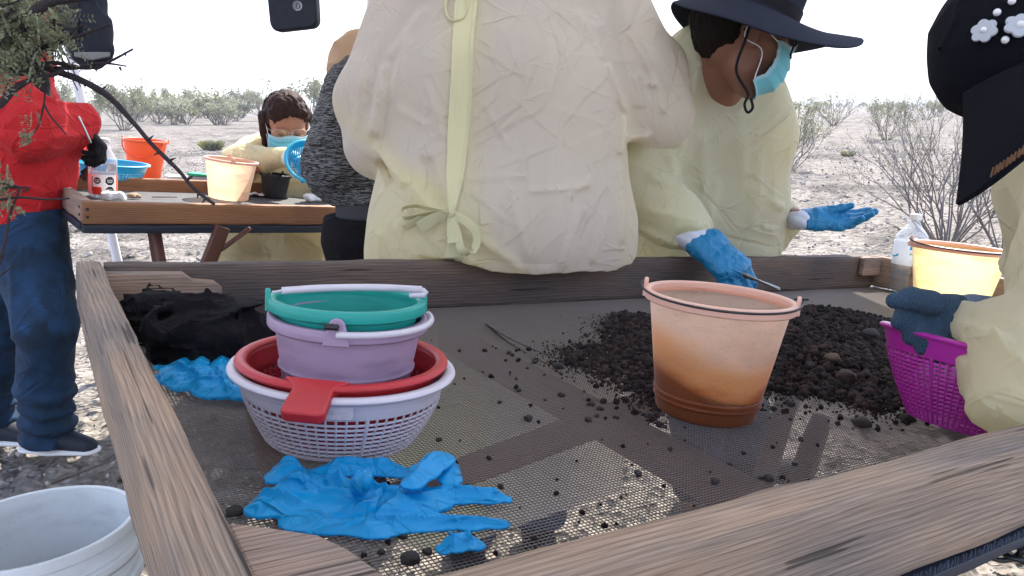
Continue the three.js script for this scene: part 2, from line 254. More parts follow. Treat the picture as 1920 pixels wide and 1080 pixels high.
// texture coordinates from the plane that each face looks along; su, sv per metre; along = axis of the grain
function boxUV(geo, su = 1, sv = 1, along = 'x', off = [0, 0]) {
  const g = geo.index ? geo.toNonIndexed() : geo, p = g.attributes.position, n = p.count, uv = new Float32Array(n * 2), a = V(), b = V(), c = V();
  for (let i = 0; i < n; i += 3) {
    a.fromBufferAttribute(p, i); b.fromBufferAttribute(p, i + 1); c.fromBufferAttribute(p, i + 2);
    const m = b.clone().sub(a).cross(c.clone().sub(a)), x = Math.abs(m.x), y = Math.abs(m.y), z = Math.abs(m.z), ax = x > y && x > z ? 'x' : y > z ? 'y' : 'z';
    let s = ax === along ? (along === 'x' ? 'z' : 'x') : along, t = ['x', 'y', 'z'].find((q) => q !== ax && q !== s); if (ax === 'y' && along === 'x') t = 'z'; if (along === 'x' && ax === 'x') { s = 'z'; t = 'y'; } if (along === 'x' && ax === 'z') t = 'y';
    [a, b, c].forEach((v, k) => { uv[(i + k) * 2] = v[s] * su + off[0]; uv[(i + k) * 2 + 1] = v[t] * sv + off[1] + (ax === 'y' ? 0.37 : 0); });
  }
  g.setAttribute('uv', new THREE.BufferAttribute(uv, 2)); return g;
}
const folds = (amp, sx, sy, sz, seed = 0, pw = 2) => (x, y, z) => -amp * (Math.pow(1 - Math.abs(noise3(x * sx + seed, y * sy + seed * 1.7, z * sz - seed)), pw) - 0.35);
const dent = (a, b, w, h) => { const d = b.clone().sub(a), L = d.lengthSq(); return (x, y, z) => { let vx = x - a.x, vy = y - a.y, vz = z - a.z; const t = clamp((vx * d.x + vy * d.y + vz * d.z) / L); vx -= t * d.x; vy -= t * d.y; vz -= t * d.z; return -h * Math.exp(-(vx * vx + vy * vy + vz * vz) / (w * w)); }; };
// a fold seen on a back or chest: a line in x and y, wherever the surface lies in z
const ridge = (a, b, w, h) => { const dx = b.x - a.x, dy = b.y - a.y, L = dx * dx + dy * dy; return (x, y) => { const t = clamp(((x - a.x) * dx + (y - a.y) * dy) / L), ex = x - a.x - t * dx, ey = y - a.y - t * dy; return -h * Math.exp(-(ex * ex + ey * ey) / (w * w)) * smooth(-0.01, 0.12, t) * smooth(1.01, 0.88, t); }; };

// ------------------------------------------------------------------ other shapes
function tube(pts, r0, r1 = r0, seg = 24, sides = 8, wob = 0, seed = 1) { // tapered tube through points, closed ends
  const curve = pts.length === 2 ? new THREE.LineCurve3(pts[0], pts[1]) : new THREE.CatmullRomCurve3(pts, false, 'centripetal'), fr = curve.computeFrenetFrames(seg), pos = [], idx = [], uv = [], L = curve.getLength();
  for (let i = 0; i <= seg; i++) { const t = i / seg, c = curve.getPointAt(t), r = (typeof r0 === 'function' ? r0(t) : lerp(r0, r1, t));
    for (let j = 0; j <= sides; j++) { const a = j / sides * 2 * Math.PI, rr = r * (1 + wob * noise3(t * L * 30 + seed, Math.cos(a) * 1.5, Math.sin(a) * 1.5)), p = c.clone().addScaledVector(fr.normals[i], Math.cos(a) * rr).addScaledVector(fr.binormals[i], Math.sin(a) * rr); pos.push(p.x, p.y, p.z); uv.push(j / sides, t * L * 4); } }
  for (let i = 0; i < seg; i++) for (let j = 0; j < sides; j++) { const a = i * (sides + 1) + j, b = a + sides + 1; idx.push(a, a + 1, b, b, a + 1, b + 1); }
  for (const e of [0, seg]) { const c = pos.length / 3, q = curve.getPointAt(e / seg); pos.push(q.x, q.y, q.z); uv.push(0.5, 0); for (let j = 0; j < sides; j++) { const a = e * (sides + 1) + j; e ? idx.push(c, a, a + 1) : idx.push(c, a + 1, a); } }
  const g = new THREE.BufferGeometry(); g.setAttribute('position', new THREE.Float32BufferAttribute(pos, 3)); g.setAttribute('uv', new THREE.Float32BufferAttribute(uv, 2)); g.setIndex(idx); g.computeVertexNormals(); return g;
}
function grid(nu, nv, f, closeU = false) { // surface f(u, v) -> Vector3, uv in 0..1
  const pos = [], uv = [], idx = [];
  for (let j = 0; j <= nv; j++) for (let i = 0; i <= nu; i++) { const p = f(i / nu, j / nv); pos.push(p.x, p.y, p.z); uv.push(i / nu, j / nv); }
  for (let j = 0; j < nv; j++) for (let i = 0; i < nu; i++) { const a = j * (nu + 1) + i, b = a + nu + 1; idx.push(a, a + 1, b, b, a + 1, b + 1); }
  const g = new THREE.BufferGeometry(); g.setAttribute('position', new THREE.Float32BufferAttribute(pos, 3)); g.setAttribute('uv', new THREE.Float32BufferAttribute(uv, 2)); g.setIndex(idx); g.computeVertexNormals(); return g;
}
function slab(nu, nv, f, thick) { // the same with a thickness along its normal, edges closed
  const top = grid(nu, nv, f), n = top.attributes.normal, p = top.attributes.position, pos = [], idx = [], uv = [], N = p.count;
  for (const s of [0.5, -0.5]) for (let i = 0; i < N; i++) { pos.push(p.getX(i) + n.getX(i) * thick * s, p.getY(i) + n.getY(i) * thick * s, p.getZ(i) + n.getZ(i) * thick * s); uv.push(top.attributes.uv.getX(i), top.attributes.uv.getY(i)); }
  const t = top.index.array; for (let i = 0; i < t.length; i += 3) { idx.push(t[i], t[i + 1], t[i + 2]); idx.push(N + t[i], N + t[i + 2], N + t[i + 1]); }
  const edge = []; for (let i = 0; i <= nu; i++) edge.push(i); for (let j = 1; j <= nv; j++) edge.push(j * (nu + 1) + nu); for (let i = nu - 1; i >= 0; i--) edge.push(nv * (nu + 1) + i); for (let j = nv - 1; j > 0; j--) edge.push(j * (nu + 1));
  edge.forEach((a, i) => { const b = edge[(i + 1) % edge.length]; idx.push(a, N + a, b, b, N + a, N + b); });
  const g = new THREE.BufferGeometry(); g.setAttribute('position', new THREE.Float32BufferAttribute(pos, 3)); g.setAttribute('uv', new THREE.Float32BufferAttribute(uv, 2)); g.setIndex(idx); g.computeVertexNormals(); return g;
}
const lathe = (pts, seg = 64) => new THREE.LatheGeometry(pts.map(([r, y]) => new THREE.Vector2(Math.max(r, 1e-5), y)), seg);
// worn timber: along x, rounded and slightly uneven
function timber(L, h, d, o = {}) {
  const nx = o.nx ?? Math.max(6, Math.round(L / 0.02)), g0 = new THREE.BoxGeometry(L, h, d, nx, 8, 5); g0.deleteAttribute('uv'); g0.deleteAttribute('normal');
  const g = mergeVertices(g0, 1e-5), p = g.attributes.position, r = o.r ?? 0.004, s = o.seed ?? 0, wear = o.wear ?? 0.0012;
  for (let i = 0; i < p.count; i++) {
    let x = p.getX(i), y = p.getY(i), z = p.getZ(i); const hy = h / 2, hz = d / 2, hx = L / 2;
    const rr = r * (1 + 0.9 * noise3(x * 14 + s, Math.sign(y) * 3, Math.sign(z) * 3));
    const qx = clamp(x, -hx + r, hx - r), qy = clamp(y, -hy + rr, hy - rr), qz = clamp(z, -hz + rr, hz - rr), v = V(x - qx, y - qy, z - qz), l = v.length();
    if (l > rr) { v.multiplyScalar(rr / l); x = qx + v.x; y = qy + v.y; z = qz + v.z; }
    const w = wear * (noise3(x * 9 + s, y * 60, z * 60) + 0.6 * noise3(x * 40 + s, y * 150, z * 150));
    p.setXYZ(i, x, y + w * Math.sign(y) * (Math.abs(y) > hy * 0.8 ? 1 : 0.2), z + w * Math.sign(z));
  }
  g.computeVertexNormals();
  return boxUV(g, 1, 4, 'x', [s * 0.31, s * 0.17]);
}
const box = (w, h, d, r = 0.003, seg = 2) => new RoundedBoxGeometry(w, h, d, seg, r);
function polyPrism(pts, h, bevel = 0.002) { const s = new THREE.Shape(pts.map((p) => new THREE.Vector2(p[0], p[1]))); const g = new THREE.ExtrudeGeometry(s, { depth: h, bevelEnabled: bevel > 0, bevelSize: bevel, bevelThickness: bevel, bevelSegments: 2, curveSegments: 8 }); return g; }

// ------------------------------------------------------------------ plastic ware
// a bucket about its base at the origin, y up
function bucket(root, { rT, rB, h, wall, rim, rimMat, rimW = 0.006, ribs = [], lugs = 0, bail, bailAng = 0, lugAng = 0, lip = 0.014, bailR = 0.0016, dropBail = 1 }) {
  const seg = 72, rAt = (y) => lerp(rB, rT, y / h);
  const prof = [[0, 0.004], [rB * 0.85, 0.004], [rB * 0.9, 0], [rB * 0.99, 0.0015], [rB + 0.001, 0.005]];
  for (let i = 1; i <= 10; i++) { const y = h * i / 10; for (const q of ribs) if (q > h * (i - 1) / 10 && q <= y) prof.push([rAt(q) , q - 0.003], [rAt(q) + 0.0022, q - 0.001], [rAt(q) + 0.0022, q + 0.001], [rAt(q), q + 0.003]); if (i < 10) prof.push([rAt(y), y]); }
  prof.push([rT - 0.001, h - 0.002]);
  const wg = lathe(prof, seg); for (let i = 0; i < wg.attributes.uv.count; i++) wg.attributes.uv.setY(i, clamp(wg.attributes.position.getY(i) / h));
  part(root, 'wall', wg, wall);
  part(root, 'rim', lathe([[rT - 0.0015, h - lip], [rT + rimW * 0.7, h - lip], [rT + rimW, h - lip + 0.002], [rT + rimW, h - 0.002], [rT + rimW * 0.7, h], [rT - 0.001, h], [rT - 0.0022, h - 0.003], [rT - 0.0015, h - lip]], seg), rim || wall);
  if (lugs) for (const s of [0, 1]) {
    const a = lugAng + s * Math.PI, sh = new THREE.Shape(); const w = lugs;
    sh.moveTo(-w * 1.3, -lip); sh.lineTo(w * 1.3, -lip); sh.quadraticCurveTo(w, 0, w * 0.8, w * 0.6); sh.absarc(0, w * 0.6, w * 0.8, 0, Math.PI, false); sh.quadraticCurveTo(-w, 0, -w * 1.3, -lip);
    const hole = new THREE.Path(); hole.absarc(0, w * 0.62, w * 0.32, 0, Math.PI * 2, true); sh.holes.push(hole);
    const g = new THREE.ExtrudeGeometry(sh, { depth: 0.003, bevelEnabled: true, bevelSize: 0.001, bevelThickness: 0.001, bevelSegments: 1, curveSegments: 10 });
    g.rotateY(Math.PI / 2 - a).translate(Math.cos(a) * (rT + rimW * 0.6), h, Math.sin(a) * (rT + rimW * 0.6));
    part(root, 'lug', g, rim || wall);
  }
  if (bail) { // wire handle lying on the rim along one side
    const pts = []; for (let i = 0; i <= 28; i++) { const t = i / 28, a = lugAng + bailAng + (Math.PI) * t * dropBail, rr = rT + rimW + 0.004; pts.push(V(Math.cos(a) * rr, h + lugs * 0.6 * Math.pow(Math.abs(2 * t - 1), 6) + 0.001 - 0.004 * Math.sin(Math.PI * t), Math.sin(a) * rr)); }
    const c0 = pts[0], c1 = pts[28];
    const hook = [c0.clone().add(V(Math.cos(lugAng) * -0.012, 0.001, Math.sin(lugAng) * -0.012)), c0.clone().add(V(Math.cos(lugAng) * 0.006, 0.003, Math.sin(lugAng) * 0.006))];
    part(root, 'wire_handle', [tube(pts, bailR, bailR, 60, 6), tube(hook, bailR, bailR, 4, 6)], bail);
  }
  return root;
}
// a colander about its base: solid band below the rim, then a lattice of ribs and rings, a pierced base
function colander(root, { rT, rB, h, mat: m, ribs = 60, rings = 7, band = 0.25, rimR = 0.006, bar = 0.0012, bulge = 0.25, phase = 0, thickRibs = 0, rimMat, flare = 0 }) {
  const rAt = (y) => { const t = y / h; return lerp(rB, rT, lerp(t, Math.sin(t * Math.PI / 2), bulge)) + flare * Math.pow(t, 6); }, yB = h * (1 - band), seg = 84;
  const rim = []; for (let i = 0; i <= 12; i++) { const a = i / 12 * 2 * Math.PI; rim.push([rT + rimR * 0.6 + Math.cos(a) * rimR, h + Math.sin(a) * rimR * 0.62]); }
  part(root, 'rim', lathe(rim, seg), rimMat || m);
  const b = []; for (let i = 0; i <= 5; i++) { const y = lerp(yB, h, i / 5); b.push([rAt(y), y]); } for (let i = 5; i >= 0; i--) { const y = lerp(yB, h, i / 5); b.push([rAt(y) - 0.002, y]); } b.push(b[0]);
  part(root, 'band', lathe(b, seg), m);
  const list = [], y0 = 0.004;
  for (let i = 0; i < rings; i++) { const y = lerp(y0, yB, i / rings), r = rAt(y); list.push(lathe([[r - 0.0007, y - bar], [r + 0.0007, y - bar], [r + 0.0007, y + bar], [r - 0.0007, y + bar], [r - 0.0007, y - bar]], seg)); }
  for (let k = 0; k < ribs; k++) { const a = k / ribs * 2 * Math.PI + phase, w = thickRibs && k % thickRibs === 0 ? bar * 1.8 : bar, pts = []; for (let i = 0; i <= 6; i++) { const y = lerp(y0, yB + 0.001, i / 6); pts.push(V(Math.cos(a) * rAt(y), y, Math.sin(a) * rAt(y))); } list.push(tube(pts, w, w, 6, 4)); }
  part(root, 'lattice_wall', list, m, 'stuff');
  const base = []; for (let i = 1; i <= 4; i++) { const r = rB * i / 4; base.push(lathe([[r - bar, 0.001], [r + bar, 0.001], [r + bar, 0.004], [r - bar, 0.004], [r - bar, 0.001]], 48)); }
  for (let k = 0; k < 24; k++) { const a = k / 24 * 2 * Math.PI; base.push(tube([V(0.006 * Math.cos(a), 0.0025, 0.006 * Math.sin(a)), V(rB * Math.cos(a), 0.0025, rB * Math.sin(a))], bar, bar, 1, 4)); }
  part(root, 'base', base, m, 'stuff');
  return root;
}
function bottle(root, { r, h, label, water = 0.4, cap = 0.014, neck = 0.2, ribs = true }) {
  const prof = [[0, 0.006], [r * 0.5, 0.004], [r * 0.8, 0], [r * 0.97, 0.006]]; const hS = h * (1 - neck - 0.1);
  for (let i = 0; i <= 22; i++) { const y = lerp(0.014, hS, i / 22); prof.push([r * (1 - (ribs && !(label && y > label.y0 - 0.004 && y < label.y1 + 0.004) ? 0.05 * Math.pow(Math.abs(Math.sin(y * 230)), 3) : 0)), y]); }
  for (let i = 1; i <= 8; i++) { const t = i / 8; prof.push([lerp(r, cap * 0.92, smooth(0, 1, t) * 0.6 + t * 0.4), lerp(hS, h * 0.9, t)]); }
  prof.push([cap * 0.9, h * 0.93]);
  part(root, 'bottle_wall', lathe(prof, 40), M.clear);
  if (water) { const hw = h * water; part(root, 'water', lathe([[0, 0.008], [r * 0.9, 0.008], [r * 0.93, hw - 0.002], [0, hw]], 32), mat(C(0.9, 0.95, 1), 0.02, { transmission: 1, thickness: 0.05, ior: 1.33 })); }
  const cp = [[0, h], [cap * 0.92, h], [cap, h - 0.002]]; for (let i = 0; i < 5; i++) cp.push([cap, h * 0.985 - i * 0.002], [cap * 1.02, h * 0.985 - i * 0.002 - 0.001]); cp.push([cap, h * 0.925], [cap * 0.8, h * 0.925]);
  part(root, 'cap', lathe(cp, 32), M.white);
  if (label) part(root, 'label', lathe([[r + 0.0008, label.y0], [r + 0.0008, label.y1]], 48), label.mat);
  return root;
}

// ------------------------------------------------------------------ people
// hand in its own axes: y along the fingers from the wrist, x towards the thumb, z out of the palm
function handField(origin, fingers, palm, side, pose = {}, s = 1, thick = 1) {
  const y = fingers.clone().normalize(), z = palm.clone().addScaledVector(y, -palm.dot(y)).normalize(), x = y.clone().cross(z).multiplyScalar(side), L = (a, b, c) => origin.clone().addScaledVector(x, a * s).addScaledVector(y, b * s).addScaledVector(z, c * s);
  const F = new Field(0.011 * s), r = (v) => v * s * thick, curl = pose.curl || [0.3, 0.35, 0.4, 0.45], spread = pose.spread ?? 0.06;
  const base = [[0.031, 0.088], [0.0105, 0.094], [-0.0105, 0.09], [-0.030, 0.081]], len = [[0.043, 0.026, 0.021], [0.048, 0.03, 0.022], [0.044, 0.028, 0.022], [0.034, 0.021, 0.019]];
  F.cap(L(0.012, -0.03, 0), L(0.014, 0.01, 0), r(0.024), r(0.026), { axis: z, flat: 1.45 }).cap(L(-0.012, -0.03, 0), L(-0.012, 0.01, 0), r(0.023), r(0.024), { axis: z, flat: 1.45 });
  base.forEach(([bx, by], i) => {
    F.cap(L(bx * 0.55, 0.012, 0), L(bx, by, 0), r(0.0165), r(0.0125), { k: 0.014 * s, axis: z, flat: 1.15 });
    let a = 0, p = [bx, by, 0], dx = (1.5 - i) * spread * 0.66; const c = curl[i], R = [0.0098, 0.0092, 0.0085, 0.0074].map((q) => q * (i === 3 ? 0.86 : 1));
    for (let j = 0; j < 3; j++) { a += c * [0.9, 1.1, 0.7][j]; const q = [p[0] + Math.sin(dx) * Math.cos(a) * len[i][j], p[1] + Math.cos(dx) * Math.cos(a) * len[i][j], p[2] + Math.sin(a) * len[i][j]]; F.cap(L(...p), L(...q), r(R[j]), r(R[j + 1]), { k: 0.004 * s }); p = q; }
  });
  const th = pose.thumb || [0.75, 0.6, 0.35], t0 = [0.022, 0.018, 0.006], d = V(...th).normalize(), bend = pose.thumbBend ?? 0.25, d2 = d.clone().add(V(-0.5 * bend, 0.5 * bend, 0.5 * bend)).normalize(), d3 = d2.clone().add(V(-0.6 * bend, 0.4 * bend, 0.4 * bend)).normalize();
  const t1 = V(...t0).addScaledVector(d, 0.042), t2 = t1.clone().addScaledVector(d2, 0.034), t3 = t2.clone().addScaledVector(d3, 0.026);
  F.cap(L(...t0), L(t1.x, t1.y, t1.z), r(0.0165), r(0.0125), { k: 0.014 * s }).cap(L(t1.x, t1.y, t1.z), L(t2.x, t2.y, t2.z), r(0.0118), r(0.0105), { k: 0.004 * s }).cap(L(t2.x, t2.y, t2.z), L(t3.x, t3.y, t3.z), r(0.0105), r(0.008), { k: 0.004 * s });
  F.L = L; F.axes = [x, y, z];
  return F;
}
// head in its own axes: y up, z out of the face, x to the person's left; origin between the ears
function headFrame(c, up, fwd, s = 1) { const z = fwd.clone().normalize(), y = up.clone().addScaledVector(z, -up.dot(z)).normalize(), x = y.clone().cross(z); const L = (a, b, d) => c.clone().addScaledVector(x, a * s).addScaledVector(y, b * s).addScaledVector(z, d * s); return { c, x, y, z, s, L }; }
function headField(H) {
  const F = new Field(0.02 * H.s), { L, s, x, z } = H, r = (v) => v * s;
  F.cap(L(0, 0.035, -0.035), L(0, 0.04, 0.02), r(0.078), r(0.074)).cap(L(0, -0.02, 0.025), L(0, -0.055, 0.035), r(0.06), r(0.05)).cap(L(0.03, -0.065, 0.02), L(0, -0.095, 0.06), r(0.026), r(0.02)).cap(L(-0.03, -0.065, 0.02), L(0, -0.095, 0.06), r(0.026), r(0.02));
  F.cap(L(-0.035, 0.022, 0.074), L(0.035, 0.022, 0.074), r(0.014), r(0.014), { k: 0.015 * s }).cap(L(0, 0.005, 0.085), L(0, -0.03, 0.104), r(0.008), r(0.0125), { k: 0.012 * s }).cap(L(-0.012, -0.034, 0.094), L(0.012, -0.034, 0.094), r(0.008), r(0.008), { k: 0.008 * s });
  F.cap(L(-0.018, -0.062, 0.086), L(0.018, -0.062, 0.086), r(0.008), r(0.008), { k: 0.01 * s }).cap(L(-0.046, -0.012, 0.06), L(-0.04, -0.02, 0.066), r(0.02), r(0.02)).cap(L(0.046, -0.012, 0.06), L(0.04, -0.02, 0.066), r(0.02), r(0.02));
  for (const q of [-1, 1]) { F.ball(L(q * 0.031, 0.004, 0.096), r(0.014), { sub: true, k: 0.012 * s }); F.ball(L(q * 0.031, 0.004, 0.079), r(0.0125), { k: 0.003 * s }); F.cap(L(q * 0.078, 0.012, -0.004), L(q * 0.074, -0.022, 0.004), r(0.02), r(0.013), { axis: x, flat: 3, k: 0.006 * s }); }
  return F;
}
// skeleton of joints; the body is one mesh (trunk and limbs on one grid, head on a finer one of its own)
function bodyGeo(J, s = 1, skip = {}) {
  const F = new Field(0.05 * s), r = (v) => v * s;
  F.chain([J.pv, J.pv.clone().lerp(J.ch, 0.5), J.ch], [r(0.115), r(0.105), r(0.11)]).cap(J.sL, J.sR, r(0.06), r(0.06)).cap(J.ch, J.nk, r(0.075), r(0.052)).cap(J.nk, J.hd.L(0, -0.03, -0.02), r(0.052), r(0.05)).cap(J.hL, J.hR, r(0.1), r(0.1));
  for (const q of ['L', 'R']) { F.chain([J['s' + q], J['e' + q], J['w' + q]], [r(0.05), r(0.04), r(0.026)]); F.chain([J['h' + q], J['k' + q], J['a' + q]], [r(0.085), r(0.055), r(0.036)]); }
  const parts = [F.mesh(0.016)];
  const Hd = headField(J.hd); Hd.cap(J.hd.L(0, -0.03, -0.03), J.nk.clone().lerp(J.hd.L(0, -0.03, -0.03), 0.35), r(0.052), r(0.05), { k: 0.02 }); parts.push(Hd.mesh(0.0042 * J.hd.s));
  for (const h of skip.hands || []) parts.push(h.mesh(0.0036));
  return merge(parts);
}
// surgical mask: a pleated sheet over nose, mouth and chin, with ear loops
function addMask(root, H, { s = 1, w = 1.12, top = 0.012 } = {}) {
  const f = (u, v) => { const a = (u - 0.5) * 2 * w, t = v, y = lerp(top, -0.118, t), prof = 0.104 + 0.022 * Math.sin(Math.PI * clamp(t * 1.05 + 0.06)) - 0.022 * smooth(0.75, 1, t), pl = 0.0042 * ((t * 5) % 1 - 0.5) * smooth(0, 0.15, t) * smooth(1, 0.85, t), side = Math.abs(u - 0.5) * 2;
    const yy = y * lerp(1, 0.66, Math.pow(side, 2)) - 0.012 * Math.pow(side, 2); return H.L(0.086 * Math.sin(a) * (1 + 0.03 * Math.sin(Math.PI * t)), yy + 0.004 * Math.cos(u * 12) * (1 - t), -0.006 + (prof + pl) * Math.pow(Math.cos(a), 0.75) + 0.002); };
  const g = slab(40, 40, f, 0.0012 * H.s), col = new Float32Array(g.attributes.position.count * 3), uv = g.attributes.uv;
  for (let i = 0; i < uv.count; i++) { const edge = uv.getY(i) < 0.09 || uv.getY(i) > 0.95 || uv.getX(i) < 0.04 || uv.getX(i) > 0.96; col.set(edge ? [2.2, 1.15, 1.12] : [1, 1, 1], i * 3); }
  g.setAttribute('color', new THREE.BufferAttribute(col, 3));
  const m = part(root, 'face_mask', g, M.mask);
  for (const q of [0, 1]) { const sx = q ? 1 : -1; part(m, 'ear_loop', tube([f(q, 0.04), H.L(sx * 0.08, 0.004, 0.035), H.L(sx * 0.084, 0.012, -0.012), H.L(sx * 0.083, -0.02, -0.014), H.L(sx * 0.081, -0.03, 0.03), f(q, 0.95)], 0.0014, 0.0014, 24, 5), M.white); }
  return m;
}
function addGlasses(root, H, m, rimR = 0.0016) {
  const list = []; const lens = [];
  for (const q of [-1, 1]) {
    const pts = []; for (let i = 0; i <= 20; i++) { const a = i / 20 * 2 * Math.PI; pts.push(H.L(q * 0.034 + Math.sign(Math.cos(a)) * Math.pow(Math.abs(Math.cos(a)), 0.7) * 0.027, 0.002 + Math.sign(Math.sin(a)) * Math.pow(Math.abs(Math.sin(a)), 0.7) * 0.019, 0.106 - 0.012 * Math.abs(Math.cos(a)) * (q * Math.cos(a) > 0 ? 1 : 0))); }
    list.push(tube(pts, rimR, rimR, 40, 5), tube([H.L(q * 0.061, 0.008, 0.095), H.L(q * 0.08, 0.012, 0.06), H.L(q * 0.082, 0.016, -0.004), H.L(q * 0.078, -0.008, -0.02)], rimR, rimR, 16, 5));
    lens.push(slab(8, 8, (u, v) => H.L(q * 0.034 + (u - 0.5) * 0.05 * Math.sqrt(1 - Math.pow(v * 1.6 - 0.8, 2) * 0.5), 0.002 + (v - 0.5) * 0.034, 0.105 - 0.009 * Math.abs(u - 0.5) * ((u - 0.5) * q > 0 ? 1 : 0)), 0.0012));
  }
  list.push(tube([H.L(-0.009, 0.006, 0.105), H.L(0, 0.009, 0.107), H.L(0.009, 0.006, 0.105)], rimR, rimR, 8, 5));
  const g = part(root, 'glasses', list, m); part(g, 'lens', lens, M.lens); return g;
}
function addEyes(root, H, shut) {
  for (const q of [-1, 1]) {
    if (shut) { part(root, 'eyelash', tube([H.L(q * 0.018, -0.004, 0.0925), H.L(q * 0.031, -0.009, 0.0945), H.L(q * 0.045, -0.004, 0.088)], 0.0016 * H.s, 0.0012 * H.s, 8, 5), M.hair); part(root, 'eyebrow', tube([H.L(q * 0.014, 0.025, 0.09), H.L(q * 0.032, 0.031, 0.086), H.L(q * 0.05, 0.024, 0.07)], 0.0032 * H.s, 0.002 * H.s, 8, 5), M.hair); continue; }
    const e = part(root, 'eye', mm(new THREE.SphereGeometry(0.0115 * H.s, 16, 10), H.L(q * 0.031, 0.003, 0.082)), M.eyeWhite); part(e, 'iris', mm(new THREE.SphereGeometry(0.0072 * H.s, 12, 8), H.L(q * 0.031, -0.003, 0.0885)), M.black); part(root, 'eyebrow', tube([H.L(q * 0.014, 0.025, 0.09), H.L(q * 0.032, 0.031, 0.086), H.L(q * 0.05, 0.024, 0.07)], 0.0032 * H.s, 0.002 * H.s, 8, 5), M.hair); }
}
function ribbon(root, name, pts, w, m, tilt = V(0, 1, 0), th = 0.0012) { // flat band along points; tilt gives its width direction
  const c = new THREE.CatmullRomCurve3(pts, false, 'centripetal');
  return part(root, name, slab(36, 3, (u, v) => { const p = c.getPointAt(clamp(u, 0, 1)), t = c.getTangentAt(clamp(u, 0, 1)), s = tilt.clone().addScaledVector(t, -tilt.dot(t)).normalize(); return p.addScaledVector(s, (v - 0.5) * w); }, th), m);
}
// ================================================================== the setting
{ // one sheet of soil, finely uneven near the tables, out to the horizon
  const na = 560, nr = 470, pos = [], uv = [], idx = [], vc = [];
  const H = (x, z) => { const r = Math.hypot(x, z), n = smooth(60, 12, r); const clod = Math.max(0, noise3(x * 5.2, 3.1, z * 5.2)) ** 1.5 * 0.05 + Math.max(0, noise3(x * 11, 7.7, z * 11)) ** 1.3 * 0.034 + 0.016 * noise3(x * 26, 1, z * 26) + 0.008 * noise3(x * 60, 2, z * 60);
    return n * (clod * (0.55 + 0.6 * smooth(-0.3, 0.5, noise3(x * 0.7, 0, z * 0.7))) + 0.03 * noise3(x * 1.3, 5, z * 1.3)) - 0.035 * n + 0.12 * noise3(x * 0.06, 9, z * 0.06) * smooth(5, 30, r); };
  for (let j = 0; j <= nr; j++) { const r = 0.05 + 0.9 * (j / 60) + 0.0 + Math.pow(j / nr, 9) * 2600 + Math.pow(j / nr, 4) * 30;
    for (let i = 0; i <= na; i++) { const t = i / na, a = (t < 0.8 ? lerp(-0.8, 0.8, t / 0.8) : lerp(0.8, 2 * Math.PI - 0.8, (t - 0.8) / 0.2)), x = r * Math.sin(a), z = -r * Math.cos(a); pos.push(x, H(x, z), z); uv.push(x / 2, z / 2); const q = noise3(x * 0.55, 2, z * 0.9) + 0.7 * noise3(x * 1.5, 6, z * 2.6) + 0.5 * noise3(x * 4.2, 3, z * 7), k = 1.12 - 0.5 * smooth(0.15, 1.0, q) * smooth(1.5, 5, r) * smooth(200, 30, r); vc.push(k, k * 0.985, k * 0.975); } }
  for (let j = 0; j < nr; j++) for (let i = 0; i < na; i++) { const a = j * (na + 1) + i, b = a + na + 1; idx.push(a, a + 1, b, b, a + 1, b + 1); }
  const g = new THREE.BufferGeometry(); g.setAttribute('position', new THREE.Float32BufferAttribute(pos, 3)); g.setAttribute('uv', new THREE.Float32BufferAttribute(uv, 2)); g.setAttribute('color', new THREE.Float32BufferAttribute(vc, 3)); g.setIndex(idx); g.computeVertexNormals();
  structure('ground', g, mat(C(0.80, 0.775, 0.75), 0.95, { vertexColors: true, map: TX.soil, bumpMap: TX.soilBump, bumpScale: 0.06, specularIntensity: 0.2 }));
}
{ // loose clods and stones on the soil near the tables
  const R = rng(5), g = new THREE.IcosahedronGeometry(1, 1), p = g.attributes.position; for (let i = 0; i < p.count; i++) { const k = 1 + 0.35 * noise3(p.getX(i) * 1.3, p.getY(i) * 1.3, p.getZ(i) * 1.3); p.setXYZ(i, p.getX(i) * k, p.getY(i) * k * 0.7, p.getZ(i) * k); } g.computeVertexNormals();
  const n = 9000, m = new THREE.InstancedMesh(g, mat(C(0.33, 0.31, 0.29), 0.95, {}), n), q = new THREE.Quaternion(), e = new THREE.Euler();
  for (let i = 0; i < n; i++) { const r = 1.2 + Math.pow(R(), 1.4) * 22, a = (R() - 0.5) * 1.7, s = 0.003 + 0.016 * Math.pow(R(), 5) + r * 0.0007; e.set(R() * 6, R() * 6, R() * 6); m.setMatrixAt(i, new THREE.Matrix4().compose(V(Math.sin(a) * r, -0.005 + s * 0.2, -Math.cos(a) * r), q.setFromEuler(e), V(s, s, s))); const b = 0.55 + R() * 0.7; m.setColorAt(i, C(b, b * 0.97, b * 0.93)); }
  m.name = 'soil_clods'; m.userData = { label: 'scattered small clods and stones on the pale soil', category: 'stones', kind: 'stuff' }; m.castShadow = m.receiveShadow = true; scene.add(m);
}
